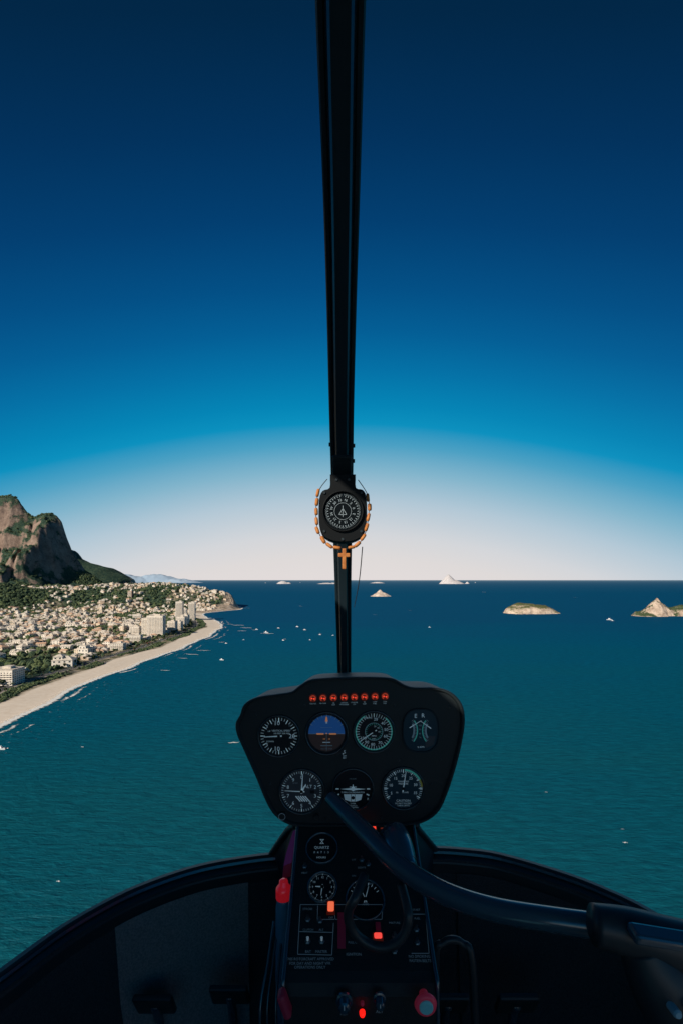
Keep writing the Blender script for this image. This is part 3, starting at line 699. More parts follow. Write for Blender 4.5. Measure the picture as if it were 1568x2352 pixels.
def bezel(parent,r,w=.0045,h=.005,m=None):
    vs,fs=[],[]
    prof=[(r,-.001),(r,h*.4),(r+w*.3,h),(r+w*.8,h),(r+w,h*.5),(r+w,-.001)]
    n=48
    for rr,hh in prof:
        for k in range(n):
            a=2*math.pi*k/n; vs.append((rr*math.cos(a),-hh,rr*math.sin(a)))
    fs=[(i*n+k,i*n+(k+1)%n,(i+1)*n+(k+1)%n,(i+1)*n+k) for i in range(len(prof)-1) for k in range(n)]
    mb=MB(); mb.add(vs,fs); return mobj('bezel',mb,[m or m_gloss],smooth=True,parent=parent)
def needle(parent,ang,L_,w=.0016,tail=.006,m=None,name='needle',w2=None):
    D=Dial([]); a=math.radians(ang); D.line(-tail*math.sin(a),-tail*math.cos(a),L_*math.sin(a),L_*math.cos(a),w,m or m_wht,.0022,w2 if w2 is not None else w*.4); D.disc(.003,m_face,.0026,n=16)
    return make_dial(name,D,parent,(0,0,0))

# --- instrument panel
PY=.88; S=PY/F; PU,PV=803,1725
def pl(u,v): return ((u-784)*S,PY,-(v-1332)*S+BASE)
outl=[(553,1640),(562,1617),(590,1601),(640,1593),(670,1588),(690,1573),(715,1560),(760,1556),(830,1554),(880,1555),(905,1559),(928,1572),(950,1578),(1000,1579),(1035,1590),(1058,1615),(1065,1650),(1060,1695),(1046,1755),(1027,1815),(1006,1860),(975,1884),(935,1893),(860,1896),(760,1896),(700,1896),(662,1890),(632,1870),(612,1838),(588,1780),(562,1722),(546,1685),(543,1660)]
O2=[((p[0]-PU)*S,-(p[1]-PV)*S) for p in smooth_pts(outl,4,True)]
mb=MB(); n=len(O2); rings=[(.80,.11),(.93,.09),(.985,.01),(1.0,.002),(1.0,-.004),(.992,-.007),(.975,-.007),(.966,-.003),(.963,0)]
vs=[]
for sc_,yy in rings: vs+=[(x*sc_,yy,z*sc_) for x,z in O2]
fs=[(i*n+k,i*n+(k+1)%n,(i+1)*n+(k+1)%n,(i+1)*n+k) for i in range(len(rings)-1) for k in range(n)]
fs+=[tuple(range(n-1,-1,-1)),tuple((len(rings)-1)*n+k for k in range(n))]
mb.add(vs,fs); panel=mobj('instrument_panel',mb,[m_blk],parent=heli,loc=pl(PU,PV))
for p in panel.data.polygons: p.use_smooth=len(p.vertices)==4
for (u,v) in [(590,1640),(1030,1625),(690,1745),(800,1752),(915,1745),(1010,1745),(620,1800),(990,1800),(700,1620),(905,1620),(750,1880),(875,1878)]:
    mb=MB(); mb.add(*lathe([(.0022,0),(.0022,.001),(.0015,.0016)],14)); x,y_,z=pl(u,v); mobj('screw',mb,[m_rub],parent=panel,loc=(x-pl(PU,PV)[0],0,z-pl(PU,PV)[2]))

names=['CLUTCH','MR TEMP','MR\nCHIP','CARBON\nMONOXIDE','STARTER\nON','TR\nCHIP','LOW\nFUEL','LOW\nRPM']
for i,u in enumerate([719,742,766,790,813,836,860,883]):
    e_=empty('warning_lamp',parent=heli,loc=pl(u,1603-i*.7))
    r=.0066
    mb=MB(); mb.add(*lathe([(r*1.18,-.001),(r*1.18,.003),(r*.95,.0038)],12)); mobj('lamp_housing',mb,[m_dkr],parent=e_)
    D=Dial([]); D.arc(r*.6,r*.95,-150,150,m_red,.0041,n=12); D.disc(r*.24,m_redb,.0043,-r*.33,0,10); D.disc(r*.24,m_redb,.0043,r*.33,-r*.1,10); make_dial('lens',D,e_,(0,0,0))
    D=Dial([]); 
    for j,tx in enumerate(names[i].split('\n')): D.text(tx,0,-.0108-j*.0034,.0022,m_wht,.001)
    make_dial('caption',D,e_,(0,0,0))

def gauge(name,u,v,r): return empty(name,parent=heli,loc=pl(u,v)),r*S
g,r=gauge('vertical_speed_indicator',641,1690,44); bezel(g,r)
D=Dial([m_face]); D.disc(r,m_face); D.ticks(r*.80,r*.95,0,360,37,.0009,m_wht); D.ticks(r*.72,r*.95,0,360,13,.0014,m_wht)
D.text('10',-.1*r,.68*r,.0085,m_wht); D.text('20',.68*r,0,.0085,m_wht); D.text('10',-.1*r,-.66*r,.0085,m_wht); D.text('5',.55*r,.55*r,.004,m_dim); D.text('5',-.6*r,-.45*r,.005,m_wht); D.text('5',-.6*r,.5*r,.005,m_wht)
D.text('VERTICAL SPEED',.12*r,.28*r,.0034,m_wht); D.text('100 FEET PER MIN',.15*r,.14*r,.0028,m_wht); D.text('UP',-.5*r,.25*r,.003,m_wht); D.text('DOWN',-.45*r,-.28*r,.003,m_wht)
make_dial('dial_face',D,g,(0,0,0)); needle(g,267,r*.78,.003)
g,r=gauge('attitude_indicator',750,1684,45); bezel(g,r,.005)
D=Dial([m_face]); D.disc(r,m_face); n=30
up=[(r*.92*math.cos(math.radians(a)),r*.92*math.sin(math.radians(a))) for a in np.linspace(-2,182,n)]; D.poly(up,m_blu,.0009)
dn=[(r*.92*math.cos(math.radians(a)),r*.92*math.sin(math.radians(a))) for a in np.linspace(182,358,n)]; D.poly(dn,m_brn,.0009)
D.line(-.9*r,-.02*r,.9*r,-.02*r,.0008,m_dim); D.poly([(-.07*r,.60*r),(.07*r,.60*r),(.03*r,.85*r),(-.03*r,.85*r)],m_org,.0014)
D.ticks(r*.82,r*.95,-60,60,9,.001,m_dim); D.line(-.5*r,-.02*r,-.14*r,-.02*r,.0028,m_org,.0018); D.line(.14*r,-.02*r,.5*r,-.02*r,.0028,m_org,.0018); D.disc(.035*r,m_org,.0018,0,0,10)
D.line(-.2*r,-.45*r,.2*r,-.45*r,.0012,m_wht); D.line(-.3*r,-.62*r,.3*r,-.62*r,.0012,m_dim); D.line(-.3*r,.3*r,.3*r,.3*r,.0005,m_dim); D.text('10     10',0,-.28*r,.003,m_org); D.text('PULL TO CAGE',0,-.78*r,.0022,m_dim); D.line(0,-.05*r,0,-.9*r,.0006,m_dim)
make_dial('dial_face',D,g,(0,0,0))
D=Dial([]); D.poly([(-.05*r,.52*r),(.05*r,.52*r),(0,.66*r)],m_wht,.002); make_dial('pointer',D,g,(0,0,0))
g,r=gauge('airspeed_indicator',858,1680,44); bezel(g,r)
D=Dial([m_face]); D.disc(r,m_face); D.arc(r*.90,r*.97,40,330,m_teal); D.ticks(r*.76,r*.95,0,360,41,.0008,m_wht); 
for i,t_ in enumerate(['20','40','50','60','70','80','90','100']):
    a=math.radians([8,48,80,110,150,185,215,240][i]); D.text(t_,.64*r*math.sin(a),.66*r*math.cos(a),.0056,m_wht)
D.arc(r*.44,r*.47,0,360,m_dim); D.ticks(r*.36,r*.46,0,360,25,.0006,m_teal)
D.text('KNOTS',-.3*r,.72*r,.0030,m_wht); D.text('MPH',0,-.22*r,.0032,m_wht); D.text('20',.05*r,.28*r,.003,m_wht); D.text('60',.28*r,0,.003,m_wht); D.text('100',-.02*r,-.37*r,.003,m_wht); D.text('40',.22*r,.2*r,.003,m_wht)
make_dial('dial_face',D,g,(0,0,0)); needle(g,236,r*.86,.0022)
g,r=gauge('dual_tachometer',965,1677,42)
D=Dial([m_tint]); w=r*.93
body=[(w*(abs(math.cos(a))**.75)*np.sign(math.cos(a)),r*1.12*(abs(math.sin(a))**.75)*np.sign(math.sin(a))) for a in np.linspace(0,2*math.pi,40,endpoint=False)]
D.poly(body,m_tint,.0016); D.text('E',-.28*r,.80*r,.0078,m_wht,.0022); D.text('R',.12*r,.82*r,.0078,m_wht,.0022)
D.arc(r*.93,r*.99,55,128,m_teal,.0022,cx=-r*1.15,cz=0); D.arc(r*.93,r*.99,232,305,m_teal,.0022,cx=r*1.05,cz=0)
D.arc(r*.74,r*.82,62,120,m_dim,.0022,cx=-r*1.15,cz=0); D.arc(r*.74,r*.82,240,298,m_dim,.0022,cx=r*1.05,cz=0)
for cx_,sg in ((-1.15,1),(1.05,-1)):
    for i in range(15):
        a=math.radians((52+76*i/14)); D.line(r*cx_+sg*r*.82*math.sin(a),r*.82*math.cos(a),r*cx_+sg*r*.95*math.sin(a),r*.95*math.cos(a),.0008,m_dim,.0022)
for k,t_ in enumerate(['110','100','90','80','70']): D.text(t_,-.05*r,.5*r-.22*r*k,.003,m_dim,.0024)
D.text('% RPM',0,-.9*r,.0032,m_wht,.0022)
D.poly([(.25*r,-.3*r),(.80*r,-.3*r),(.68*r,-.80*r),(.25*r,-.95*r)],m_grey,.0019)
make_dial('dial_face',D,g,(0,0,0))
mb=MB(); k_=len(body); mb.add([(x*s_,-h_,z*s_) for s_,h_ in ((1.0,0),(1.02,.004),(1.07,.004),(1.09,0)) for x,z in body],[(i*k_+q,i*k_+(q+1)%k_,(i+1)*k_+(q+1)%k_,(i+1)*k_+q) for i in range(3) for q in range(k_)]); mobj('bezel',mb,[m_gloss],parent=g)
for (x0,z0,x1,z1) in ((-.62,.15,.02,.55),(.55,.12,-.02,.52)):
    D=Dial([]); D.line(x0*r,z0*r,x1*r,z1*r,.0020,m_wht,.0027,.0008); make_dial('needle',D,g,(0,0,0))
g,r=gauge('altimeter',693,1817,48); bezel(g,r)
D=Dial([m_grey]); D.disc(r,m_grey); D.ticks(r*.86,r*.96,0,360,51,.0007,m_wht); D.ticks(r*.80,r*.96,0,360,11,.0013,m_wht)
for i in range(10):
    a=math.radians(i*36); D.text(str(i),.68*r*math.sin(a),.68*r*math.cos(a),.0068,m_wht)
D.text('ALT',.32*r,.24*r,.0062,m_wht); 
for k in range(5): D.line(-.28*r+k*.11*r,-.22*r,-.05*r+k*.11*r,-.48*r,.0022,m_wht)
D.text('100 FEET',-.3*r,.4*r,.002,m_dim); D.poly([(.4*r,.05*r),(.62*r,.05*r),(.62*r,-.1*r),(.4*r,-.1*r)],m_face)
make_dial('dial_face',D,g,(0,0,0)); needle(g,273,r*.80,.0024); needle(g,4,r*.85,.003,.004); needle(g,30,r*.42,.006,.002,w2=.001)
g,r=gauge('turn_coordinator',810,1812,44); bezel(g,r)
D=Dial([m_face]); D.disc(r,m_face); D.line(-.88*r,.02*r,-.72*r,.02*r,.0022,m_wht); D.line(.72*r,.02*r,.88*r,.02*r,.0022,m_wht); D.line(-.84*r,-.32*r,-.7*r,-.25*r,.0022,m_wht); D.line(.7*r,-.25*r,.84*r,-.32*r,.0022,m_wht)
D.text('L',-.78*r,-.5*r,.004,m_wht); D.text('R',.78*r,-.5*r,.004,m_wht); D.text('D.C. ELEC.',0,.55*r,.002,m_dim); D.text('TURN COORDINATOR',0,-.16*r,.0030,m_wht)
D.poly([(-.48*r,-.26*r),(.48*r,-.26*r),(.42*r,-.55*r),(.15*r,-.64*r),(-.15*r,-.64*r),(-.42*r,-.55*r)],m_wht,.0012)
D.line(-.1*r,-.26*r,-.1*r,-.63*r,.0008,m_face,.0018); D.line(.1*r,-.26*r,.1*r,-.63*r,.0008,m_face,.0018); D.disc(.09*r,m_face,.0017,0,-.44*r,14)
D.text('2 MIN',0,-.74*r,.0028,m_wht); D.text('NO PITCH',0,-.86*r,.0024,m_wht); D.text('INFORMATION',0,-.95*r,.0022,m_wht)
make_dial('dial_face',D,g,(0,0,0))
D=Dial([]); D.poly([(-.66*r,.02*r),(-.1*r,-.04*r),(0,-.10*r),(.1*r,-.04*r),(.66*r,.02*r),(.1*r,.07*r),(.045*r,.14*r),(-.045*r,.14*r),(-.1*r,.07*r)],m_wht,.002); D.line(0,.05*r,0,.26*r,.0014,m_wht,.0022); D.line(-.18*r,.13*r,.18*r,.13*r,.0012,m_wht,.0022); make_dial('pointer',D,g,(0,0,0))
g,r=gauge('manifold_pressure_gauge',925,1810,45); bezel(g,r)
D=Dial([m_tint]); D.disc(r,m_tint); D.ticks(r*.84,r*.97,-125,125,41,.0008,m_wht); D.ticks(r*.78,r*.97,-120,120,9,.0014,m_wht); D.arc(r*.90,r*.99,5,62,m_teal,.0013); D.arc(r*.90,r*.99,62,85,mat('marking_yellow',(.6,.5,.1),.5),.0013)
for i,t_ in enumerate(['5','10','15','20','25','30','35']):
    a=math.radians(-112+i*37); D.text(t_,.65*r*math.sin(a),.65*r*math.cos(a),.0052,m_wht)
D.text('MANIFOLD',0,.36*r,.003,m_wht); D.text('PRESSURE',0,.24*r,.003,m_wht); D.text('IN HG',.1*r,-.2*r,.003,m_wht); D.text('AL.',-.3*r,-.2*r,.003,m_wht)
D.text('CAUTION',0,-.62*r,.0042,m_wht); D.text('DO NOT EXCEED',0,-.76*r,.0028,m_wht); D.text('TABLE LIMITS',0,-.87*r,.0028,m_wht)
make_dial('dial_face',D,g,(0,0,0)); needle(g,9,r*.88,.0024)
D=Dial([]); D.text('S',0,.005,.006,m_wht); D.disc(.0012,m_wht,.001,-.003,.001,8); D.text('DIM',0,-.003,.0026,m_wht); D.text('BRT',0,-.0068,.0026,m_wht); make_dial('dimmer_caption',D,heli,pl(791,1732))
e_=empty('adjustment_knob',parent=heli,loc=pl(649,1871)); mb=MB(); mb.add(*lathe([(.0075,0),(.0075,.006),(.0062,.0075)],20)); mobj('knob',mb,[m_blk],parent=e_)
D=Dial([]); D.arc(.0058,.0068,0,360,m_dim,.0079); make_dial('ring',D,e_,(0,0,0))
e_=empty('adjustment_knob',parent=heli,loc=pl(727,1873)); mb=MB(); mb.add(*lathe([(.005,0),(.005,.006),(.004,.0075)],20)); mobj('knob',mb,[m_blk],parent=e_)

# --- centre console
Ctop=Vector((0,.88,-.475)); Cbot=Vector((0,.673,-.578)); XL,XR=-.084,.138
CANG=-math.atan2(.895,.4455)
def cs(u,v):   # point on the sloping console face
    w=(v-1332)/F; t_=(.88*w-.475)/(.103+.207*w); p=Ctop.lerp(Cbot,t_); return ((u-784)/F*p.y,p.y,p.z+BASE)
con=empty('centre_console',parent=heli,loc=OFF)
mb=MB(); z0=-1.0
pr=[(.93,-.45),(.88,-.475),(.673,-.578),(.662,-.586),(.655,-.60),(.64,-.80),(.64,z0),(1.0,z0),(1.03,-.62)]
k=len(pr); mb.add([(XL,y,z) for y,z in pr]+[(XR,y,z) for y,z in pr],[tuple(range(k)),tuple(range(2*k-1,k-1,-1))]+[(i,i+k,(i+1)%k+k,(i+1)%k) for i in range(k)])
mobj('console_body',mb,[m_blk],parent=con)
for xe in (XL,XR):
    mb=MB(); mb.add(*tube([(xe,.90,-.462),(xe,.78,-.523),(xe,.673,-.576),(xe,.656,-.60),(xe,.642,-.80)],.003,8,3)); mobj('edge_trim',mb,[m_bar],parent=con,smooth=True)
crot=(CANG,0,0)
def cgauge(name,u,v,r): return empty(name,parent=heli,loc=cs(u,v),rot=crot),r
g,r=cgauge('hour_meter',739,1948,.027); bezel(g,r,.003,.004,m_bar)
D=Dial([m_face]); D.disc(r,m_face); D.text('QUARTZ',0,.0,.0048,m_wht); D.text('HOURS',0,-.018,.0036,m_wht); D.line(-.004,.016,.004,.016,.001,m_wht); D.line(-.004,.008,.004,.008,.001,m_wht); D.line(-.003,.016,.003,.008,.001,m_wht); D.line(.003,.016,-.003,.008,.001,m_wht)
for k in range(5): D.poly([(-.015+k*.0062,-.006),(-.0105+k*.0062,-.006),(-.0105+k*.0062,-.011),(-.015+k*.0062,-.011)],m_grey,.001); D.text(str([0,4,7,1,3][k]),-.0127+k*.0062,-.0085,.0035,m_wht)
make_dial('dial_face',D,g,(0,0,0))
g,r=cgauge('clock',740,2038,.023); bezel(g,r,.003,.004,m_bar)
D=Dial([m_face]); D.disc(r,m_face); D.ticks(r*.85,r*.97,0,330,12,.001,m_wht); D.ticks(r*.9,r*.97,0,354,60,.0004,m_wht)
for k in range(12):
    a=math.radians((k+1)*30); D.text(str(k+1),.70*r*math.sin(a),.70*r*math.cos(a),.0036,m_wht)
make_dial('dial_face',D,g,(0,0,0)); needle(g,186,r*.62,.002,.004); needle(g,272,r*.5,.003,.003); 
g,r=cgauge('engine_gauge',838,2066,.030); bezel(g,r,.003,.004,m_bar)
D=Dial([m_face]); D.disc(r,m_face); D.ticks(r*.75,r*.9,-60,60,9,.001,m_wht); D.text('AMPS',0,-.008,.0032,m_dim); D.text('OIL',-.01,.004,.003,m_dim); make_dial('dial_face',D,g,(0,0,0)); needle(g,18,r*.7,.0018); needle(g,-22,r*.6,.0014)
for (u,v,lit) in [(832,1902,1),(856,1903,1),(878,1904,0),(900,1905,0),(924,1906,0)]:
    e_=empty('warning_lamp',parent=heli,loc=cs(u,v+5),rot=crot); mb=MB(); mb.add(*box(.014,.005,.018,.001,c=(0,-.002,0))); mobj('lamp_housing',mb,[m_dkr if lit else m_blk],parent=e_)
    D=Dial([]); 
    if lit: D.poly([(-.0055,-.007),(.0055,-.007),(.0055,.007),(-.0055,.007)],m_redb,.0052)
    else: D.text(['RPM','OIL','ALT'][int((u-878)//22)],0,.002,.003,m_red,.0055)
    make_dial('lens',D,e_,(0,0,0))
D=Dial([])
def ct(t_,u,v,cap,m=m_wht):
    p=Vector(cs(u,v)); dz=(p-Vector((0,Ctop.y,Ctop.z+BASE))).dot(Vector((0,.895,.4455))); D.text(t_,p.x,dz,cap,m,.0008)
def cl(u0,v0,u1,v1,w=.0009,m=m_dim):
    a=Vector(cs(u0,v0));b=Vector(cs(u1,v1)); o=Vector((0,Ctop.y,Ctop.z+BASE)); U_=Vector((0,.895,.4455)); D.line(a.x,(a-o).dot(U_),b.x,(b-o).dot(U_),w,m,.0007)
for t_,u,v,c in [('OFF',812,1975,.003),('ON',812,2012,.003),('LIGHTS',830,1993,.003),('PANEL',826,2030,.0035),('NAV',850,2030,.0035),('TEST',905,1975,.003),('HEAT',700,2005,.003),('MIXTURE',905,2120,.003),('STROBE',707,2088,.0032),('CLUTCH',708,2136,.003),('ALT',738,2136,.003),('BAT',708,2186,.0035),('MASTER',738,2186,.0035),('OFF',760,2108,.003),('START',955,2090,.003),('FUEL',957,2110,.003),('OFF',812,2150,.0035),('PULL ON',812,2165,.003),('THIS ROTORCRAFT APPROVED',712,2203,.0036),('FOR DAY AND NIGHT VFR',712,2213,.0036),('OPERATIONS ONLY',712,2222,.0036),('NO SMOKING',962,2197,.0036),('FASTEN BELTS',964,2207,.0036),('IGNITION',812,2192,.0036)]: ct(t_,u,v,c,m_dim)
for a in [(690,2078,878,2078),(878,2078,876,2112),(876,2112,770,2112),(770,2112,768,2098),(690,2078,684,2192),(684,2192,762,2194),(762,2194,766,2120),(730,2080,729,2112),(729,2112,768,2112),(944,2100,976,2100),(976,2100,984,2190),(984,2190,944,2190),(686,2140,764,2142)]: cl(*a)
make_dial('placard_lettering',D,con,(0,Ctop.y,Ctop.z),crot)
for (u,v,m_) in [(707,2112,m_scr),(707,2162,m_wht),(739,2162,m_wht),(735,2115,m_scr),(830,1975,m_scr),(845,1985,m_scr),(955,2135,m_scr),(957,2165,m_scr),(905,2150,m_scr),(905,2185,m_scr),(700,1990,m_scr)]:
    e_=empty('toggle_switch',parent=heli,loc=cs(u,v),rot=crot)
    mb=MB(); mb.add(*lathe([(.0045,0),(.0045,.002),(.003,.003)],6)); mobj('nut',mb,[m_scr],parent=e_)
    mb=MB(); mb.add(*tube([(0,-.002,0),(0,-.006,.001),(0,-.008,.002)],[.0015,.0018,.0022],8,2)); mobj('lever',mb,[m_],parent=e_)
def lampbox(u,v,sx_,sz_,m_,h=.006):
    e_=empty('indicator_lamp',parent=heli,loc=cs(u,v),rot=crot); mb=MB(); mb.add(*box(sx_*1.35,h,sz_*1.3,.001,c=(0,-h/2,0))); mobj('lamp_housing',mb,[m_dkr],parent=e_)
    mb=MB(); mb.add(*box(sx_,h*.6,sz_,.002,c=(0,-h-.001,0))); mobj('lens',mb,[m_],parent=e_)
lampbox(760,2087,.010,.015,mat('lamp_orange_lit',(.8,.15,.05),.4,emit=(1,.18,.08),estr=.8)); lampbox(867,2154,.012,.008,mat('lamp_pink_lit',(.8,.1,.08),.4,emit=(1,.08,.06),estr=.9))
e_=empty('fuel_placard',parent=heli,loc=cs(784,2137),rot=crot); mb=MB(); mb.add(*box(.012,.002,.05,.0005,c=(0,-.0015,0))); mobj('plate',mb,[m_mag],parent=e_)
e_=empty('fuel_placard',parent=heli,loc=cs(868,2135),rot=crot); mb=MB(); mb.add(*box(.008,.002,.020,.0005,c=(0,-.0015,0))); mobj('plate',mb,[m_mag],parent=e_)
def cf(u,v): y=.650; return ((u-784)/F*y,y-.004,-(v-1332)/F*y+BASE)
for (u,v,r) in [(790,2290,.009),(870,2285,.007)]:
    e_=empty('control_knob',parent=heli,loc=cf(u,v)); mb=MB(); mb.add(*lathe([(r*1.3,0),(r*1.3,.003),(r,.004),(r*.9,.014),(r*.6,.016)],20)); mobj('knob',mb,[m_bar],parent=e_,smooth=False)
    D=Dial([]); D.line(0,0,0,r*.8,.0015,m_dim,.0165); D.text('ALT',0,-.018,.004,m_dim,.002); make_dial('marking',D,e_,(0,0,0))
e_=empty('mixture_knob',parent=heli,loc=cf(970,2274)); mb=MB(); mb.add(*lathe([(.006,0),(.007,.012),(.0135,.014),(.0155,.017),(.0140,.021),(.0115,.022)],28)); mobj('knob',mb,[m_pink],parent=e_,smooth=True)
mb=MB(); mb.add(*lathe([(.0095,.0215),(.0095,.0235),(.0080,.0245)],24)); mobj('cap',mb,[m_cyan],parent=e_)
e_=empty('indicator_lamp',parent=heli,loc=cf(831,2317)); mb=MB(); mb.add(*lathe([(.0040,0),(.0040,.004),(.003,.0065),(.001,.0075)],16)); mobj('lens',mb,[mat('lamp_red_bright',(1,.02,.01),.3,emit=(1,.01,.005),estr=1.6)],parent=e_,smooth=True)
e_=empty('indicator_lamp',parent=heli,loc=cf(831,2295)); mb=MB(); mb.add(*lathe([(.0025,0),(.0025,.004),(.001,.006)],12)); mobj('lens',mb,[m_pink],parent=e_)
e_=empty('strap',parent=heli,loc=OFF); mb=MB()
P=[(-.086,.885,-.485),(-.091,.87,-.498),(-.096,.855,-.511),(-.099,.84,-.525),(-.100,.83,-.542)]
for i in range(4):
    a=Vector(P[i]);b=Vector(P[i+1]); w=Vector((.0075,0,.003)); mb.add([a-w,a+w,b+w,b-w,a-w+Vector((0,.004,-.004)),a+w+Vector((0,.004,-.004)),b+w+Vector((0,.004,-.004)),b-w+Vector((0,.004,-.004))],[(0,1,2,3),(4,7,6,5),(0,3,7,4),(1,5,6,2)],0 if i<3 else 1)
mobj('webbing',mb,[m_purp,m_mag],parent=e_)
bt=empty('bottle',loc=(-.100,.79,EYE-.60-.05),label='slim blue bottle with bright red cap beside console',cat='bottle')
m_bot=mat('bottle_blue',(.07,.22,.34),.2,.6); m_cap=mat('bottle_cap_red',(.55,.02,.03),.25,.6,emit=(1,.02,.04),estr=.16,coat=.5)  # red cap has an added glow to look brighter
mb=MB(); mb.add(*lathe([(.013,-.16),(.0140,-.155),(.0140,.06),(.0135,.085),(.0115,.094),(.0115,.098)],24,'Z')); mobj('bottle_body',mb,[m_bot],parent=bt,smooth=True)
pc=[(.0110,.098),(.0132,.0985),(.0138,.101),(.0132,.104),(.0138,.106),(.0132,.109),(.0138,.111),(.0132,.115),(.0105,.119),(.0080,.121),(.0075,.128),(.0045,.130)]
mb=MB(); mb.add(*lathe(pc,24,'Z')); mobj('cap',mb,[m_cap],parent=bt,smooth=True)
mb=MB(); mb.add(*box(.012,.02,.035,.005,c=(0,0,0))); mobj('side_pouch',mb,[m_mag],parent=heli,loc=(-.080,.645,-.600+BASE),rot=(0,-.35,0))
# loose cables left of the console
for k,(dx,dr) in enumerate([(-.012,.0022),(-.022,.0018),(-.030,.0026)]):
    mb=MB(); mb.add(*tube([(-.088+dx,.80,-.60),(-.092+dx,.76,-.64),(-.086+dx*1.4,.72,-.70),(-.080+dx*.5,.70,-.80),(-.084+dx,.70,-.93)],dr,8,5)); mobj('cable',mb,[m_bar],parent=heli,loc=OFF,smooth=True)

# --- windscreen post (centre bow)
post=[(0.0,.05,.70,.052),(0,.25,.665,.051),(-.001,.45,.574,.0500),(0.0,.57,.49,.0465),(0,.68,.402,.0440),(.0,.78,.295,.0425),(.001,.85,.205,.0415),(.002,.93,.10,.0390),(.003,.985,0,.0360),(.005,1.03,-.12,.0335),(.007,1.07,-.25,.0310),(.010,1.10,-.40,.0300),(.012,1.12,-.55,.030),(.014,1.11,-.66,.030)]
Q=smooth_pts(post,6)
prof=[(-.5,-.10),(-.5,.06),(-.46,.10),(-.36,.10),(-.335,.06),(-.31,.10),(-.27,.36),(-.21,.44),(.21,.44),(.27,.36),(.31,.10),(.335,.06),(.36,.10),(.46,.10),(.5,.06),(.5,-.10)]
mb=MB(); k=len(prof); vs=[]
for i,q in enumerate(Q):
    a=Q[max(0,i-1)];b=Q[min(len(Q)-1,i+1)]; t_=Vector((0,b[1]-a[1],b[2]-a[2])).normalized()
    nrm=Vector((0,t_.z,-t_.y)); 
    if nrm.dot(Vector((0,-q[1],-q[2])))<0: nrm=-nrm
    for (px_,pn) in prof: vs.append(Vector(q[:3])+Vector((px_*q[3],0,0))+nrm*pn*q[3])
mb.add(vs,[(i*k+j,i*k+(j+1)%k,(i+1)*k+(j+1)%k,(i+1)*k+j) for i in range(len(Q)-1) for j in range(k)])
mobj('windscreen_post',mb,[m_gloss],parent=heli,loc=OFF)
for (x,y,z) in [(.0185,.80,.236),(.0185,.815,.213),(-.019,.80,.238)]:
    mb=MB(); mb.add(*tube([(x,y,z),(x+(.005 if x>0 else -.003),y,z)],.0035,8,1)); mobj('post_bolt',mb,[m_blk],parent=heli,loc=OFF)
mb=MB(); mb.add(*box(.034,.008,.05,.002)); mobj('post_clamp',mb,[m_blk],parent=heli,loc=(.001,.815,.200+BASE),rot=(.75,0,0))

# --- compass
CYc=.80; Sc=CYc/F
def cp(u,v,y=CYc): return ((u-784)/F*y,y,-(v-1332)/F*y+BASE)
cmp_=empty('magnetic_compass',parent=heli,loc=cp(787,1175))
ol=[(-54,-28),(-46,-48),(-30,-55),(-29,-82),(-24,-86),(24,-86),(29,-82),(30,-55),(46,-50),(54,-32),(55,20),(50,48),(38,62),(16,70),(-16,70),(-38,62),(-50,48),(-55,20)]
O=[(a*Sc,-b*Sc) for a,b in smooth_pts(ol,3,True)]; k=len(O); vs=[]
rg=[(.8,.06),(.96,.05),(1,.035),(1,.002),(.97,-.003),(.93,-.003)]
for s_,y_ in rg: vs+=[(x*s_,y_,z*s_) for x,z in O]
mb=MB(); mb.add(vs,[(i*k+q,i*k+(q+1)%k,(i+1)*k+(q+1)%k,(i+1)*k+q) for i in range(len(rg)-1) for q in range(k)]+[tuple(range(k-1,-1,-1)),tuple((len(rg)-1)*k+q for q in range(k))])
mobj('housing',mb,[m_hous],parent=cmp_)
b_=bezel(cmp_,43*Sc,.0035,.0075,m_hous)
r=43*Sc; D=Dial([m_card]); D.disc(r,m_card,.0035); D.ticks(r*.76,r*.92,0,360,37,.0009,m_dim,.0042); D.ticks(r*.84,r*.92,0,360,73,.0004,m_dim,.0042)
for i,t_ in enumerate(['N','3','6','E','12','15','S','21','24','W','30','33']):
    a=math.radians(i*30+15); D.text(t_,.6*r*math.sin(a),.6*r*math.cos(a),.0044,m_dim,.0045,rot=-a)
D.arc(r*.44,r*.455,0,360,m_dim,.0042); D.line(0,-.3*r,0,.3*r,.0008,m_dim,.0044); D.line(-.2*r,-.18*r,0,.15*r,.0008,m_dim,.0044); D.line(.2*r,-.18*r,0,.15*r,.0008,m_dim,.0044); D.line(-.2*r,-.18*r,.2*r,-.18*r,.0008,m_dim,.0044)
make_dial('compass_card',D,cmp_,(0,0,0))
for (a,b) in [(-42,-42),(42,-42),(-42,46),(42,46),(0,64),(-14,-72),(14,-72)]:
    mb=MB(); mb.add(*lathe([(.0028,.002),(.0028,.004),(.0020,.005)],12)); mobj('screw',mb,[m_rub],parent=cmp_,loc=(a*Sc,0,-b*Sc))
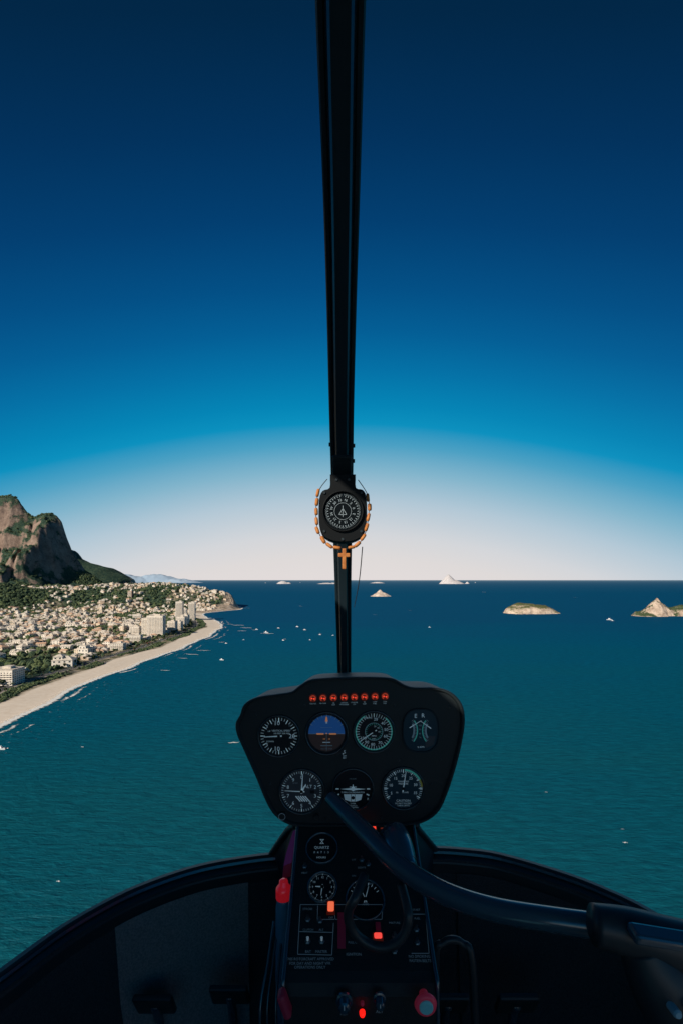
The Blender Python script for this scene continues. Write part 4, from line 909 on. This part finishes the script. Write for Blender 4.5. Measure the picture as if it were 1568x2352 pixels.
# --- rosary
ro=empty('rosary',loc=(0,0,EYE),label='orange wooden rosary with small cross draped around compass',cat='rosary')
yb=CYc-.004; Sb=yb/F
def bp_(u,v): return Vector(((u-784)*Sb,yb,-(v-1332)*Sb))
bd=[(731,1132),(728,1153),(726,1175),(727,1197),(730,1218),(741,1240),(757,1253),(774,1258),(806,1257),(821,1250),(834,1234),(842,1211),(846,1188),(847,1165),(845,1143)]
for i,(u,v) in enumerate(bd):
    a=bp_(*bd[max(0,i-1)]); b=bp_(*bd[min(len(bd)-1,i+1)]); t_=(b-a).normalized(); rr=random.uniform(.0028,.0035); hl=random.uniform(.0062,.0074)
    mb=MB(); vs,fs=lathe([(.0012,-hl),(rr*.86,-hl*.88),(rr,-hl*.5),(rr,hl*.5),(rr*.86,hl*.88),(.0012,hl)],10,'Z'); mb.add(vs,fs)
    mobj('bead',mb,[m_wood],parent=ro,loc=bp_(u+random.uniform(-1.2,1.2),v),rot=(random.uniform(-.2,.2),math.atan2(t_.x,t_.z)+random.uniform(-.15,.15),0),smooth=True)
mb=MB(); mb.add(*tube([bp_(u,v)+Vector((0,.001,0)) for u,v in [(752,1100),(735,1122),(727,1152),(726,1190),(731,1220),(745,1245),(768,1257),(790,1260),(812,1255),(833,1237),(843,1205),(847,1165),(843,1135),(822,1102)]],.0007,6,4)); mobj('cord',mb,[m_string],parent=ro)
mb=MB(); mb.add(*box(.0068,.0045,.036,.0012,c=(0,0,-.002))); mb.add(*box(.0205,.0042,.0070,.0012,c=(0,0,.0045))); mobj('cross',mb,[m_wood],parent=ro,loc=bp_(790,1281))
mb=MB(); mb.add(*tube([(.0365,.80,.058),(.033,.85,.0),(.0255,.92,-.055)],[.0009,.0009,.0006],6,4)); mobj('yaw_string',mb,[m_string],parent=heli,loc=OFF)

# --- nose rim, tub, shell
rim=[(-.655,-.2),(-.655,.2),(-.64,.45),(-.61,.64),(-.561,.758),(-.520,.850),(-.459,.933),(-.395,.988),(-.32,1.032),(-.235,1.060),(-.148,1.078),(.03,1.10),(.201,1.102),(.29,1.095),(.376,1.073),(.495,1.002),(.565,.94),(.606,.884),(.628,.82),(.648,.64),(.655,.4),(.655,-.2)]
R=smooth_pts(rim,5); N=len(R)
def rnorm(i):
    a=R[max(0,i-1)];b=R[min(N-1,i+1)]; t_=np.array([b[0]-a[0],b[1]-a[1]]); t_/=np.linalg.norm(t_); return np.array([t_[1],-t_[0]])
def sweep(prof_,i0=0,i1=None):
    vs=[];k=len(prof_); i1=N if i1 is None else i1
    for i in range(i0,i1):
        q=R[i]; n_=rnorm(i)
        for (a,z) in prof_: vs.append((q[0]+n_[0]*a,q[1]+n_[1]*a,z))
    return vs,[(i*k+j,i*k+j+1,(i+1)*k+j+1,(i+1)*k+j) for i in range(i1-i0-1) for j in range(k-1)]
mb=MB(); mb.add(*sweep([(-.012,-.70),(-.012,-.655),(-.008,-.648),(.004,-.646),(.008,-.650),(.010,-.660),(.014,-.657),(.026,-.660),(.030,-.668),(.030,-.69)])); mobj('windscreen_rim',mb,[m_rub],parent=heli,loc=OFF)
mb=MB(); mb.add(*sweep([(.0090,-.654),(.0115,-.649),(.0140,-.654)])); mobj('rim_bead',mb,[m_bar],parent=heli,loc=OFF)
mb=MB(); mb.add(*sweep([(.028,-.66),(.032,-.72),(.05,-.82),(.09,-.93),(.15,-.985),(.20,-1.0)])); mobj('footwell_lining',mb,[m_carp],parent=heli,loc=OFF,smooth=True)
i0=min(range(N),key=lambda i:abs(R[i][0]+.47)+(R[i][1]<.8)); i1=min(range(N),key=lambda i:abs(R[i][0]+.20)+(R[i][1]<.8))
mb=MB(); mb.add(*sweep([(.034,-.685),(.040,-.72),(.058,-.82),(.098,-.925),(.155,-.975)],i0,i1)); mobj('carpet_panel',mb,[m_carp2],parent=heli,loc=OFF,smooth=True)
i0=min(range(N),key=lambda i:abs(R[i][0]-.27)+(R[i][1]<.8)); i1=min(range(N),key=lambda i:abs(R[i][0]-.52)+(R[i][1]<.8))
mb=MB(); mb.add(*sweep([(.034,-.685),(.040,-.72),(.058,-.82),(.098,-.925),(.155,-.975)],i0,i1)); mobj('carpet_panel',mb,[m_carp],parent=heli,loc=OFF,smooth=True)
mb=MB(); mb.add(*sweep([(-.012,-.66),(-.01,-.72),(.03,-.90),(.10,-1.03),(.22,-1.08)])); mobj('nose_shell',mb,[m_shell],parent=heli,loc=OFF,smooth=True)
mb=MB(); fl=[(R[i][0]+rnorm(i)[0]*.15,R[i][1]+rnorm(i)[1]*.15,-.99) for i in range(N)]; fl+=[(.50,-1.0,-.99),(-.50,-1.0,-.99)]; mb.add(fl,[tuple(range(len(fl)))]); mobj('cabin_floor',mb,[m_carp],parent=heli,loc=OFF)
mb=MB()
a=[(-.090,.93,-.50),(.150,.93,-.50),(-.115,1.0,-.55),(.168,1.0,-.55),(-.165,1.082,-.652),(.225,1.100,-.652),(-.15,1.06,-.74),(.21,1.06,-.74),(-.088,.90,-.62),(.146,.90,-.62)]
mb.add(a,[(0,1,3,2),(2,3,5,4),(4,5,7,6),(0,2,4,6,8),(1,9,7,5,3),(8,9,1,0)]); mobj('console_shroud',mb,[m_blk],parent=heli,loc=OFF)
for s_ in (0,1):
    P=[(-.092,.93,-.50),(-.117,1.0,-.55),(-.165,1.078,-.648)] if s_==0 else [(.152,.93,-.50),(.170,1.0,-.55),(.225,1.095,-.648)]
    mb=MB(); mb.add(*tube(P,.007,10,4)); mobj('shroud_edge',mb,[m_rub],parent=heli,loc=OFF,smooth=True)
# unseen cabin roof, bulkhead, doors, shaped to block sun; rear open for sky fill
mb=MB(); mb.add(*box(1.3,1.25,.04,.01,c=(0,-.345,.73))); mobj('cabin_roof',mb,[m_shell],parent=heli,loc=OFF)
mb=MB(); mb.add(*box(1.3,.04,.62,.01,c=(0,-.97,-.71))); mobj('rear_bulkhead',mb,[m_shell],parent=heli,loc=OFF)
mb=MB(); mb.add(*box(.03,1.66,1.24,.01,c=(-.672,-.10,-.12))); mobj('door',mb,[m_shell],parent=heli,loc=OFF)  # left side kept solid against the sun; gap above it lights the compass
mb=MB(); mb.add(*box(.03,.30,.26,.01,c=(-.672,-.78,.64))); mobj('door_frame',mb,[m_shell],parent=heli,loc=OFF)
mb=MB(); mb.add(*box(.03,1.50,.30,.01,c=(.672,-.18,-.58))); mobj('door',mb,[m_shell],parent=heli,loc=OFF)

for (x,y,z) in [(.20,.86,-.80),(.33,.86,-.80),(-.22,.90,-.82),(-.36,.88,-.82)]:
    e_=empty('pedal',parent=heli,loc=(x,y,z+BASE)); mb=MB(); mb.add(*tube([(0,.05,-.17),(0,.02,-.05),(0,0,0)],.009,8,4)); mobj('pedal_arm',mb,[m_bar],parent=e_,smooth=True)
    mb=MB(); mb.add(*box(.075,.012,.06,.004)); mobj('pedal_pad',mb,[m_rub],parent=e_,rot=(.5,0,0))
mb=MB(); mb.add(*tube([(.150,.72,-.95),(.148,.72,-.62),(.160,.72,-.575),(.190,.72,-.575),(.205,.71,-.62),(.210,.70,-.95)],.006,10,6)); mobj('guard_tube',mb,[m_rub],parent=heli,loc=OFF,smooth=True)

# --- cyclic control
cy=empty('cyclic_control',parent=heli,loc=OFF)
def q3(u,v,y): return ((u-784)/F*y,y,-(v-1332)/F*y)
bp3=[q3(757,1830,.835),q3(795,1868,.80),q3(845,1918,.755),q3(895,1968,.71),q3(950,2013,.67),q3(1030,2056,.63),q3(1130,2088,.595),q3(1260,2111,.56),q3(1440,2136,.53)]
mb=MB(); mb.add(*tube(bp3,[.0120,.0140,.0148,.0152,.0152,.0148,.0143,.0140,.0140],24,10)); mobj('cyclic_bar',mb,[m_bar],parent=cy,smooth=True)
mb=MB(); mb.add(*tube([q3(903,1915,.755),q3(915,1948,.725),q3(932,2000,.690)],[.0225,.0230,.018],24,5)); mobj('pivot_sleeve',mb,[m_bar],parent=cy,smooth=True)
mb=MB(); 
for (u,v,y) in [(902,1922,.752),(926,1985,.702)]:
    a=Vector(q3(u,v,y)); d_=Vector(q3(932,2000,.690))-Vector(q3(903,1915,.755)); d_.normalize(); mb.add(*tube([a-d_*.003,a+d_*.003],.0250 if v<1950 else .0215,24,1))
mobj('clamp_ring',mb,[m_rub],parent=cy,smooth=False)
c0=Vector(q3(868,2103,.655)); mb=MB(); mb.add(*tube([c0+Vector((.043*math.cos(a),.004*math.sin(2*a)+(.03 if k in(0,11) else 0),.045*math.sin(a))) for k,a in enumerate(np.linspace(math.radians(115),math.radians(390),12))],.0068,12,4)); mobj('cable_loop',mb,[m_rub],parent=cy,smooth=True)
for (u,v,y) in [(870,1946,.74),(905,1952,.72)]:
    mb=MB(); mb.add(*lathe([(.0045,0),(.0045,.004),(.003,.005)],6)); mobj('bolt',mb,[m_scr],parent=cy,loc=Vector(q3(u,v,y))+Vector((0,-.02,0)))
gr=empty('cyclic_grip',parent=cy,loc=q3(1470,2158,.50))
mb=MB(); mb.add(*tube([(-.046,.012,.008),(-.010,.006,.004),(.030,0,-.004),(.075,-.004,-.012)],[.0205,.024,.026,.026],24,5)); mobj('collar',mb,[m_rub],parent=gr,smooth=True)
mb=MB(); mb.add(*box(.075,.020,.012,.004,3,c=(.012,-.014,.021))); mobj('clamp_plate',mb,[m_bar],parent=gr,rot=(.2,.16,0))
mb=MB(); mb.add(*tube([(.000,.002,-.005),(.014,-.004,-.035),(.032,-.010,-.070),(.052,-.016,-.130)],[.022,.031,.034,.030],24,6)); mobj('handle',mb,[m_rub],parent=gr,smooth=True)
m_btn=mat('button_blue_grey',(.20,.38,.48),.4)
for (x,z,r_) in [(.008,-.040,.0045),(.024,-.036,.0055),(.018,-.058,.0050),(.036,-.054,.0055),(.030,-.074,.0040),(.046,-.070,.0045)]:
    mb=MB(); mb.add(*lathe([(r_,-.006),(r_,.004),(r_*.7,.006)],12)); mobj('button',mb,[m_btn],parent=gr,loc=(x,-.040,z))
